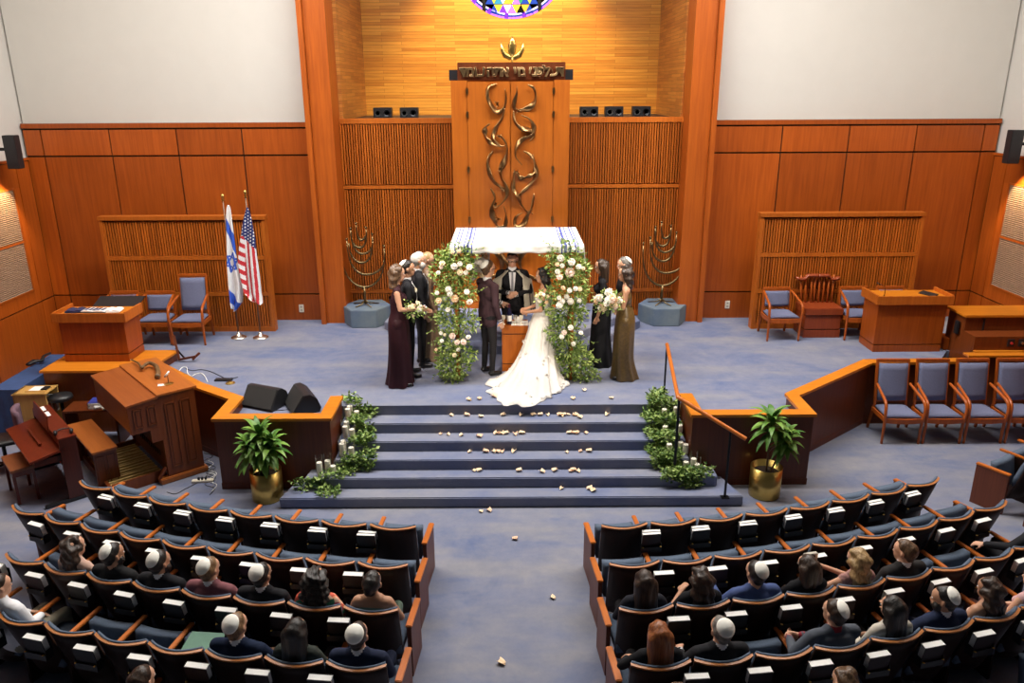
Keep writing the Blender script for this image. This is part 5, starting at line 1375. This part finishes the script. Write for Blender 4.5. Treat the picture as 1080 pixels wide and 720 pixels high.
    wav = 0
    if hair != 'none':
        H((0,-.038,.030),(0,-.012,.052),.094,.083,(1,0,0),.95); H((0,-.045,-.01),(0,-.055,-.045),.068,.05,(1,0,0),1.05); H((0,.035,.085),(0,.0,.095),.038,.045)
    if hair in ('long','wavy','curly'):
        for s in (-1,1):
            H((s*.05,-.05,.0),(s*.065,-.075,-hl),.066,.050); H((s*.078,-.01,.02),(s*.085,-.02,-hl*.75),.026,.022); H((s*.05,.03,.07),(s*.075,.02,-.02),.03,.02)
        H((0,-.07,0),(0,-.085,-hl-.02),.06,.042)
    if hair == 'wavy': wav = .010
    if hair == 'curly':
        wav = .014; H((0,.0,.055),(0,-.04,.05),.082,.086)
        for s in (-1,1): H((s*.06,-.05,.03),(s*.09,-.06,-hl*.6),.06,.055)
    if hair == 'updo': H((0,-.11,.02),(0,-.12,-.01),.045,.04)
    if hair == 'fluffy': wav = .009; H((0,-.02,.06),(0,-.03,.05),.085,.085)
    if hb:
        fr1, fr2 = (55,40) if hair != 'curly' else (90,80)
        dsp = (lambda co: wav*(np.sin(co[:,2]*fr1+co[:,0]*30)+.6*np.sin(co[:,0]*fr2*1.7+co[:,2]*23+co[:,1]*40))) if wav else None
        solidify_blobs(hb, [hm], .0115, 'hair', t, 1, disp=dsp)
    if kip:
        b = MB(); R0 = .124 if hair == 'fluffy' else .112; dirv = (Rh @ Vector((kshift,-.72,.70))).normalized(); q = dirv.to_track_quat('Z','Y'); c = hp(0,-.022,.028)
        rs = []
        for i in range(7):
            a = math.radians(1+47*i/6); rs.append([c+q@Vector((R0*math.sin(a)*math.cos(2*PI*k/24), R0*math.sin(a)*math.sin(2*PI*k/24), R0*math.cos(a)*.98+.001*(k%6==0))) for k in range(24)])
        b.rings(rs, cap=True); b.build('kippah', KIP, t, smooth=True)
    if dress:
        b = MB(); rs = []; amp = dress.get('amp',.05); seg = 56; rings = dress['rings']; P = smoothpts([tuple(r) for r in rings], 5)
        z0, z1 = P[0][0], P[-1][0]
        for (z, cx_, cy_, rx, ry) in P:
            k_ = (z0-z)/(z0-z1+1e-9); rs.append([(cx_+rx*(1+amp*k_*math.sin(a*dress.get('n',9)+z*2))*math.cos(a), cy_+ry*(1+amp*k_*math.sin(a*dress.get('n',9)+1+z*2))*math.sin(a), z) for a in [2*PI*i/seg for i in range(seg)]])
        b.rings(rs, cap=False); o = b.build('dress_skirt', dress['mat'], t, smooth=True); 
    return t
def jacketed(t, shirtm, tie, z0=1.04, z1=1.44, y=.118, w=.055):
    """shirt front, tie and lapels laid on the chest"""
    yy = lambda z: y+.012*math.sin((z-z0)/(z1-z0)*PI)-.055*max(0,(z-1.33))/.11
    MB().slab(lambda u, v: ((u-.5)*2*w*(.25+.75*v), yy(z0+(z1-z0)*v), z0+(z1-z0)*v), 6, 8, (0,.006,0)).build('shirt_front', shirtm, t, smooth=True)
    MB().slab(lambda u, v: ((u-.5)*.05*(1-.5*v), yy(z0+(z1-z0)*v)+.008, z0+(z1-z0)*v), 3, 8, (0,.005,0)).build('necktie', tie, t, smooth=True)
SUIT = cloth('suit_black',(.012,.012,.015)); NAVY = cloth('suit_navy',(.012,.018,.045)); NAVY2 = cloth('suit_deep_navy',(.014,.022,.055)); GREYS = cloth('suit_grey',(.075,.085,.105)); SHW = cloth('shirt_white',(.78,.78,.80),.8,.03); WINE = cloth('tuxedo_plum',(.045,.022,.028)); DTR = cloth('trousers_black',(.014,.013,.015))
R90 = PI/2
# --- left party
BURG = cloth('burgundy_velvet',(.024,.002,.006),.7,spec=.3)
def grow(rings): return rings
p1 = person('woman in a burgundy velvet gown holding a white bouquet, nearest the seats on the left', (-1.62,10.90,PZ), -R90*.9, top=BURG, skin=SKIN, hair='wavy', hm=HM, hl=.16, female=True, sleeves=False, bare=False, scale=1.03,
   arms={'r':((.20,.03,1.17),(.09,.26,1.13)),'l':((-.20,.04,1.17),(-.05,.27,1.14))}, dress={'mat':BURG,'amp':.10,'n':7,'rings':[(1.30,0,0,.15,.12),(1.10,0,0,.125,.105),(.92,0,-.005,.165,.145),(.6,0,0,.165,.155),(.25,0,-.01,.18,.17),(.01,0,-.02,.21,.20)]})
p2 = person('man in a black suit, white kippah and boutonniere behind the woman in burgundy', (-1.52,11.28,PZ), -R90*.9, top=SUIT, legs=DTR, skin=SKIN2, hair='short', hm=HB, kip=True, shirt=SHW, scale=1.02, arms={'r':((.24,.0,1.14),(.10,.22,1.0)),'l':((-.24,.02,1.14),(-.08,.24,1.02))})
jacketed(p2, SHW, cloth('tie_black',(.01,.01,.012)))
for k, kk in enumerate('wcw'): flower(p2, (.09+.015*k,.125,1.33+.02*(k%2)), .028, kk, 'boutonniere', (0,1,0))
p3 = person('older white-haired man with a white beard in a black suit, left of the canopy', (-1.40,11.72,PZ), -R90*.85, top=SUIT, legs=DTR, skin=SKIN, hair='short', hm=HG, shirt=SHW, beard=HG, scale=1.04)
jacketed(p3, SHW, cloth('tie_silver',(.2,.2,.24)))
TAUPE = cloth('taupe_sequin',(.24,.155,.095),.4,.3,60,spec=.5)
p4 = person('woman with fair swept-up hair in a long taupe sequinned gown, rearmost on the left', (-1.30,12.05,PZ), -R90*.85, top=TAUPE, skin=SKIN, hair='updo', hm=HL, female=True, scale=1.0,
   dress={'mat':TAUPE,'amp':.08,'n':6,'rings':[(1.10,0,0,.125,.105),(.92,0,0,.165,.145),(.5,0,0,.17,.16),(.01,0,0,.20,.19)]})
# --- right party
GOLDD = cloth('bronze_satin',(.115,.070,.022),.35,.25,25,spec=.6)
p5 = person('woman in a strapless bronze satin gown holding the large bouquet on the right', (1.70,11.12,PZ), R90*.9, top=GOLDD, skin=SKIN2, hair='wavy', hm=HD, hl=.16, female=True, bare=True, sleeves=False, scale=.985,
   arms={'l':((-.19,.03,1.16),(-.07,.26,1.13)),'r':((.19,.04,1.16),(.05,.27,1.14))}, dress={'mat':GOLDD,'amp':.09,'n':7,'rings':[(1.14,0,0,.125,.105),(.92,0,-.01,.17,.15),(.6,0,0,.165,.155),(.3,0,-.0,.17,.16),(.01,0,-.03,.20,.21)]})
BLKD = cloth('black_crepe',(.008,.008,.010))
p6 = person('woman with long dark hair in a floor-length black gown, right of the canopy', (1.42,11.72,PZ), R90*.95, top=BLKD, skin=SKIN2, hair='long', hm=HD, hl=.2, female=True, scale=.97, sleeves='short',
   dress={'mat':BLKD,'amp':.08,'n':7,'rings':[(1.14,0,0,.125,.105),(.92,0,-.01,.17,.15),(.5,0,0,.17,.16),(.01,0,-.02,.21,.20)]})
p7 = person('man in a white kippah half hidden behind the two women on the right', (1.78,11.85,PZ), R90*.95, top=SUIT, legs=DTR, skin=SKIN, hair='short', hm=HGR, kip=True, shirt=SHW, scale=.97)
# --- couple and officiant
p8 = person('man in a dark plum tuxedo jacket and white kippah under the canopy, facing the bride', (-.33,11.33,PZ), -R90*.62, top=WINE, legs=DTR, skin=SKIN, hair='short', hm=HM, kip=True, shirt=SHW, glasses=True, beard=None, scale=1.01, arms={'r':((.25,-.03,1.14),(.25,.05,.90)),'l':((-.23,.12,1.16),(-.16,.32,1.05))})
LACE = cloth('ivory_lace',(.62,.59,.55),.75,.04,30,bmp=.3)
p9 = person('woman in a white lace gown with a long train, dark hair, under the canopy', (.50,11.22,PZ), R90*.95, top=LACE, skin=SKIN2, hair='wavy', hm=HB, hl=.15, female=True, bare=True, sleeves=False, scale=.96, arms={'l':((-.20,.03,1.14),(-.10,.22,1.08)),'r':((.19,.04,1.14),(.06,.24,1.10))})
b = MB(); rs = []; seg = 96
prof = smoothpts([(1.24,0,0,.135,.11),(1.06,0,0,.118,.10),(.93,-.01,-.01,.16,.15),(.70,-.04,-.05,.20,.20),(.42,-.08,-.12,.25,.26),(.18,-.12,-.27,.33,.38),(.05,-.15,-.40,.41,.47),(.012,-.16,-.46,.46,.52)], 6)
for i, (z, cx_, cy_, rx, ry) in enumerate(prof):
    k = i/(len(prof)-1); ring = []
    for a in [2*PI*j/seg for j in range(seg)]:
        f = 1+(.055*math.sin(a*11+1)+.03*math.sin(a*23))*k**1.2+.10*k**4*math.sin(a*3+.6)+.03*k**6*math.sin(a*17)
        st = 1+.62*k**4*max(0,math.cos(a-math.radians(205)))
        ring.append((cx_+rx*f*st*math.cos(a), cy_+ry*f*st*math.sin(a), z+(.02*k*(1+math.sin(a*9)) if 0 < k < 1 else (.0 if k == 0 else 0))))
    rs.append(ring)
b.rings(rs, cap=False)
gw = b.build('wedding_gown', LACE, None, smooth=True); gw.parent = p9
gw.matrix_local = Matrix.Rotation(-R90*.95,4,'Z') @ Matrix.Scale(1/.96,4)
b = MB()
for k in range(70):
    i = RND.randrange(14, len(rs)-2); j = RND.randrange(seg); p = Vector(rs[i][j]); c = Vector((prof[i][1],prof[i][2],p.z)); n = (p-c).normalized()
    for q in range(5):
        a = q*1.257; leaf(b, p+n*.006, n*.4+Vector((math.cos(a),math.sin(a),math.sin(a*2)))*.8, .035, .02)
ap = b.build('lace_applique', LACE, gw, fix=False); ap['kind'] = 'stuff'
p10 = person('man in glasses, a dark suit and a striped cream prayer shawl behind the ceremony table', (.04,12.02,PZ), PI, top=SUIT, legs=DTR, skin=SKIN, hair='short', hm=HB, shirt=SHW, glasses=True, scale=1.01, arms={'r':((.27,.06,1.14),(.06,.26,1.16),(-1,0,.2)),'l':((-.27,.06,1.14),(-.05,.27,1.13),(1,0,.2))}, pitch=-.15)
jacketed(p10, SHW, cloth('tie_grey',(.25,.25,.28)), y=.120)
TAL = plain('tallit_cream',(.62,.58,.46),.85); TBK = plain('tallit_stripe',(.02,.02,.025),.8)
def shawl(u, v):
    a = math.radians(-58+u*(296)); a = math.radians(90)+math.radians(32)+u*math.radians(296)
    k = v; rx = .285+.075*k+.02*math.sin(u*40)*k; ry = .155+.05*k+.015*math.sin(u*33)*k
    z = 1.475-.02*abs(math.cos(a))-.60*k-(.05*math.sin(u*PI) if k > 0 else 0)-.045*abs(math.cos(a))*min(1,k*7)
    e_ = min(1,k*7+.12); rx2 = .085+(rx-.085)*e_; ry2 = .075+(ry-.075)*e_
    return (rx2*math.cos(a), ry2*math.sin(a)+(.045*math.sin(a) if k > .5 else 0), z)
def tstr(u, v):
    w = min(u, 1-u)
    return 1 if (.060 < w < .074 or .092 < w < .099 or .135 < w < .142) and .40 < v or (.86 < v < .9) else 0
b = MB(); b.grid(shawl, 120, 30, mf=tstr); o = b.build('prayer_shawl', [TAL,TBK], p10, smooth=True, fix=False); o.modifiers.new('s','SOLIDIFY').thickness = .008
# bouquets
def bouquet(label, c, r, n, nf, kinds='wcpw', trail=None, rx=1.0):
    t = thing('bouquet', label, 'bouquet', c); b = MB(); clump(b, (0,0,-.02), (r*rx,r*.8,r*.85), n, L=.05, W=.026)
    if trail:
        for q in trail: sprig(b, (0,0,0), q, 10)
    b.build('foliage', [LEAF,STEM], t, fix=False); MB().tube([(0,0,-r*.5),(.0,.02,-r*.5-.14)], [.03,.018], 8).build('handle', STEM, t)
    for k in range(nf):
        d = rv(); d.y = -abs(d.y)*.9; d.z = d.z*.7+.15; d.normalize(); flower(t, Vector((d.x*r*.85*rx,d.y*r*.7,d.z*r*.8)), r*.26*(.8+.5*RND.random()), kinds[k%len(kinds)], out=d)
c = atY(436,324,10.85); bouquet('white and cream bouquet held by the woman in burgundy', (c.x,10.80,c.z), .15, 110, 11, 'wccw', [(.22,-.05,-.06),(.2,-.05,.02),(-.1,-.08,.16)])
c = atY(641,316,10.95); bouquet('large cream and peach bouquet held by the woman in bronze satin', (c.x,10.92,c.z), .20, 220, 20, 'wcpwk', [(-.24,-.05,.06),(.2,-.05,-.1),(-.2,-.06,-.14)], 1.15)
c = atY(573,313,10.98); bouquet('bouquet of white and peach flowers held by the bride', (c.x,11.0,c.z), .13, 90, 9, 'wpc')

# --- seated guests
def look(pos, ph, tx=0, ty=11.2, extra=0):
    d = Vector((tx-pos.x, ty-pos.y)); ang = math.atan2(-d.x, d.y); return max(-1.15, min(1.15, ang-ph+extra))
def guest(blk, row, i, label, dx=0, ex=0, **k):
    if (blk,row,i) in SEATPOS: c, ph = SEATPOS[(blk,row,i)]
    else:
        r = RR[row]; sx = 1 if blk == 'R' else -1; phi = sx*(math.asin((1.15 if sx > 0 else 1.20)/r)+i*PT[row]/r); c, ph = seat_frame(r, phi)
    M = Matrix.Translation(c) @ Matrix.Rotation(ph,4,'Z')
    return person(label, M @ Vector((dx,0,0)), ph, 'sit', yaw=look(c, ph, extra=ex), scale=.92, group=None, **k)
g = guest
BEIGE = cloth('beige_blouse',(.55,.36,.28)); MAUVE = cloth('mauve_jacket',(.20,.075,.085)); TEAL = cloth('sage_satin',(.18,.26,.20),.4,.4,6)
flm, nt, bb = newmat('floral_print'); setp(bb, .8); CLO['floral'] = flm
vr = nd(nt,'ShaderNodeTexVoronoi'); vr.inputs['Scale'].default_value = 22; tc = nd(nt,'ShaderNodeTexCoord'); nt.links.new(tc.outputs['Object'], vr.inputs['Vector'])
sp_ = nd(nt,'ShaderNodeSeparateColor'); nt.links.new(vr.outputs['Color'], sp_.inputs[0]); r_ = ramp(nt, sp_.outputs[0], [(0,(.65,.10,.05)),(.3,(.80,.33,.16)),(.5,(.85,.55,.38)),(.68,(.05,.22,.10)),(.85,(.55,.04,.08))]); nt.links.new(r_, bb.inputs['Base Color'])
for nd_ in nt.nodes:
    if nd_.type == 'VALTORGB': nd_.color_ramp.interpolation = 'CONSTANT'
g('L',2,0,'woman with a dark updo and bare shoulders at the aisle, third row left', hair='updo', hm=HB, female=True, bare=True, sleeves=False, top=TEAL, legs=TEAL, skin=SKIN2)
g('L',2,1,'woman with curly dark hair in a red and green floral blouse, third row left', hair='curly', hm=HB, hl=.26, female=True, top=flm, skin=SKIN2)
g('L',2,2,'man with black hair, white kippah and black jacket, third from the aisle, third row left', kip=True, hm=HB, top=SUIT, shirt=SHW, skin=SKIN2)
g('L',2,3,'man in a mauve jacket and white kippah, third row left', kip=True, hm=HS, top=MAUVE, legs=cloth('trousers_blue',(.03,.06,.2)), shirt=SHW, arms={'r':((.27,.25,.74),(.26,.50,.62)),'l':((-.2,.25,.72),(.1,.5,.62))})
g('L',2,4,'bearded man in a black suit and white kippah left of the mauve jacket', kip=True, hm=HB, top=SUIT, shirt=SHW, beard=HB, skin=SKIN2)
g('L',2,5,'bearded man in a black sweater and white kippah beside the woman in beige', kip=True, hm=HB, top=cloth('sweater_black',(.012,.012,.013)), beard=HB, skin=SKIN2)
g('L',2,6,'woman with wavy brown hair in a beige blouse, far left of the third row', dx=.05, hair='wavy', hm=HD, hl=.2, female=True, top=BEIGE)
g('L',3,0,'man in a navy suit and white kippah at the aisle, fourth row left', kip=True, hm=HD, top=NAVY, legs=NAVY, shirt=SHW)
g('L',3,1,'woman with long dark hair in a dark green knit top, fourth row left', hair='long', hm=HB, hl=.3, female=True, top=cloth('knit_green',(.035,.042,.035)))
g('L',3,2,'sandy-haired man in a navy jacket and white kippah, fourth row left', kip=True, hm=HS, top=cloth('jacket_ink',(.006,.014,.04)), shirt=SHW, arms={'r':((.27,.27,.74),(.22,.50,.66)),'l':((-.2,.25,.72),(.05,.5,.62))})
KH = cloth('khaki_trousers',(.30,.27,.20))
g('L',3,6,'person in khaki trousers and a white shirt with folded hands, cut by the left edge', dx=-.30, hm=HD, top=SHW, legs=KH, shirt=SHW)
g('L',4,3,'person with dark hair whose crown shows at the bottom edge, left block', hm=HD)if False else g('L',4,3,'person with dark hair whose crown shows at the bottom edge, left block', hm=HD, top=SUIT)
BLUS = cloth('blue_shirt',(.06,.09,.22)); CREAM = cloth('cream_blouse',(.55,.50,.42)); PINKD = cloth('pink_dress',(.55,.33,.33))
g('R',2,0,'woman with long dark hair in a dark navy dress at the aisle, third row right', hair='long', hm=HD, hl=.26, female=True, top=cloth('dress_ink',(.012,.013,.02)), skin=SKIN2)
g('R',2,1,'woman with dark shoulder-length hair in a black top holding a phone, third row right', hair='wavy', hm=HD, hl=.2, female=True, top=BLKD, sleeves='short', skin=SKIN2, arms={'l':((-.27,.22,.74),(-.14,.34,.84)),'r':((.22,.25,.74),(.2,.5,.66))})
g('R',2,2,'man with black hair, white kippah and bright blue shirt, third row right', kip=True, kshift=.15, hair='short', hm=HB, top=BLUS, arms={'l':((-.30,.22,.80),(-.30,.45,.84)),'r':((.29,.22,.78),(.30,.44,.70))})
g('R',2,3,'woman with straight brown hair in a black open-back top, third row right', hair='long', hm=HD, hl=.12, female=True, top=BLKD, arms={'l':((-.24,.3,.74),(-.2,.52,.66)),'r':((.22,.3,.74),(.12,.5,.66))})
g('R',2,4,'woman with long wavy blond hair holding up a camera, third row right', hair='wavy', hm=HL, hl=.24, female=True, top=cloth('print_dress',(.35,.18,.16),.8,.5,30), sleeves=False, arms={'l':((-.27,.30,.76),(-.26,.50,.86),(1,0,0)),'r':((.12,.36,.78),(-.15,.50,.87),(-1,0,0))})
g('R',2,5,'brown-haired man without a kippah in a dark suit, third row right', hm=HM, hair='short', top=cloth('suit_charcoal',(.022,.020,.020)), shirt=SHW, ex=.15, face=True)
g('R',2,8,'person in black reaching an arm out at the right picture edge, third row', dx=.22, hm=HB, top=SUIT, legs=SUIT, arms={'l':((-.33,.22,.82),(-.42,.42,.76)),'r':((.24,.22,.74),(.09,.45,.63))})
g('R',3,0,'woman with long straight auburn hair in a black top at the aisle, fourth row right', hair='long', hm=HR, hl=.34, female=True, top=BLKD, arms={'l':((-.30,.22,.80),(-.20,.45,.68)),'r':((.22,.25,.74),(.12,.5,.66))})
g('R',3,1,'grey-haired man in a black suit and large white kippah, fourth row right', kip=True, hm=HGR, top=SUIT, shirt=SHW, arms={'l':((-.31,.22,.78),(-.25,.42,.74)),'r':((.25,.22,.74),(.09,.45,.63))})
g('R',3,3,'man in a grey suit and white kippah leaning forward with clasped hands, fourth row right', kip=True, kshift=.3, hm=HD, top=GREYS, legs=GREYS, shirt=cloth('shirt_red',(.25,.02,.03)), lean=.12, ex=.1, arms={'l':((-.33,.26,.74),(-.24,.48,.70),(1,0,0)),'r':((.22,.36,.72),(-.10,.50,.70),(-1,0,0))})
g('R',3,4,'woman with long dark hair in a cream blouse, fourth row right', hair='long', hm=HB, hl=.32, female=True, top=CREAM)
g('R',3,5,'bearded man in a navy suit and white kippah with a raised hand, fourth row right', kip=True, kshift=-.2, hm=HB, top=NAVY2, legs=NAVY2, shirt=SHW, beard=HB, skin=SKIN2, ex=.4, arms={'l':((-.30,.25,.78),(-.28,.46,.84),(.2,0,-1)),'r':((.24,.22,.74),(.09,.45,.63))})
g('R',3,6,'woman with dark shoulder-length hair and bare shoulders, fourth row right', dx=-.02, hair='wavy', hm=HD, hl=.2, female=True, bare=True, sleeves=False, top=BEIGE, skin=SKIN2)
g('R',3,7,'woman in a pale pink dress at the right picture edge, fourth row', hair='long', hm=HB, female=True, top=PINKD, legs=PINKD, sleeves=False, skin=SKIN)
g('R',4,0,'person with curly brown hair and a white kippah showing at the bottom edge, right block', kip=True, hair='fluffy', hm=HM, top=SUIT)
g('R',4,2,'person with light brown hair whose crown shows at the bottom edge, right block', dx=.25, hair='fluffy', hm=HM, top=SUIT)
# camera and phone in hands
c, ph = SEATPOS[('R',2,4)]; M = Matrix.Translation(c) @ Matrix.Rotation(ph,4,'Z')
p = M @ Vector((-.20,.55,.845)); t = thing('camera', 'pale compact camera held up by the woman with blond hair', 'camera', p, ph)
MB().box(-.07,.07,-.02,.02,-.04,.045).build('camera_body', plain('camera_silver',(.5,.46,.38),.4), t, bevel=.006); MB().lathe([(.03,0),(.028,.04)], (0,0,0), 14).build('lens', BLACK, t); MB().box(-.035,.035,-.026,-.02,-.025,.03).build('screen', BLACK, t)
c, ph = SEATPOS[('R',2,1)]; M = Matrix.Translation(c) @ Matrix.Rotation(ph,4,'Z')
o = MB().box(-.04,.04,-.006,.006,-.08,.08).build('mobile_phone', WHITE, loc=M @ Vector((.27,.55,.66)), bevel=.004); o.rotation_euler = (.9,0,ph-.4); tag(o, 'white phone lying beside the woman in the black top, third row right', 'phone')

# ------------------------------------------------------------------ lights
def area(name, loc, tgt, sx, sy, e, c=(1,1,1)):
    L = bpy.data.lights.new(name,'AREA'); L.shape = 'RECTANGLE'; L.size = sx; L.size_y = sy; L.energy = e; L.color = c
    o = bpy.data.objects.new(name, L); COL.objects.link(o); o.location = loc; o.rotation_mode = 'QUATERNION'; o.rotation_quaternion = (Vector(tgt)-Vector(loc)).to_track_quat('-Z','Y'); return o
def spot(name, loc, tgt, e, c, ang, blend=.4, r=.1):
    L = bpy.data.lights.new(name,'SPOT'); L.energy = e; L.color = c; L.spot_size = math.radians(ang); L.spot_blend = blend; L.shadow_soft_size = r
    o = bpy.data.objects.new(name, L); COL.objects.link(o); o.location = loc; o.rotation_mode = 'QUATERNION'; o.rotation_quaternion = (Vector(tgt)-Vector(loc)).to_track_quat('-Z','Y'); return o
WARM = (1,.86,.70); NEU = (1,.95,.90)
area('ceiling_light', (0,11.2,9.2), (0,11.4,0), 10, 1.4, 560, NEU)
area('ceiling_light', (0,10.1,9.4), (0,8.4,0), 13, .5, 900, NEU)
area('ceiling_light', (-6,9.5,9.2), (-6.5,11,0), 2.5, 3, 150, WARM); area('ceiling_light', (6,9.5,9.2), (6.5,11,0), 2.5, 3, 150, WARM)
spot('stage_spotlight', (-2.2,7.2,8.6), (-.75,11.6,2.1), 1200, WARM, 22, .4); spot('stage_spotlight', (2.4,7.2,8.6), (.85,11.6,2.1), 1200, WARM, 22, .4)  # fill spots added from the steep front to brighten the couple and party
spot('balcony_spotlight', (-3.2,.6,6.0), (-.5,11.7,2.05), 2000, WARM, 14, .35); spot('balcony_spotlight', (3.2,.6,6.0), (.6,11.7,2.05), 2000, WARM, 14, .35)  # lower frontal fill, added to reach the faces under the canopy
spot('niche_downlight', (0,15.4,8.9), (0,17.2,5.4), 1500, (1,.78,.40), 80, .6, .15)
w = bpy.data.worlds.new('world'); SC.world = w; w.use_nodes = True; w.node_tree.nodes['Background'].inputs[0].default_value = (.80,.88,1,1); w.node_tree.nodes['Background'].inputs[1].default_value = .03
SC.view_settings.view_transform = 'Standard'; SC.view_settings.look = 'None'; SC.view_settings.exposure = .22; SC.view_settings.gamma = 1; SC.view_settings.use_curve_mapping = False
SC.cycles.use_denoising = True; SC.cycles.max_bounces = 6; SC.cycles.transparent_max_bounces = 12
for o in list(COL.objects):
    if o.name.startswith(('x','t.')) and o.type == 'MESH' and not o.parent and 'label' not in o: bpy.data.objects.remove(o)
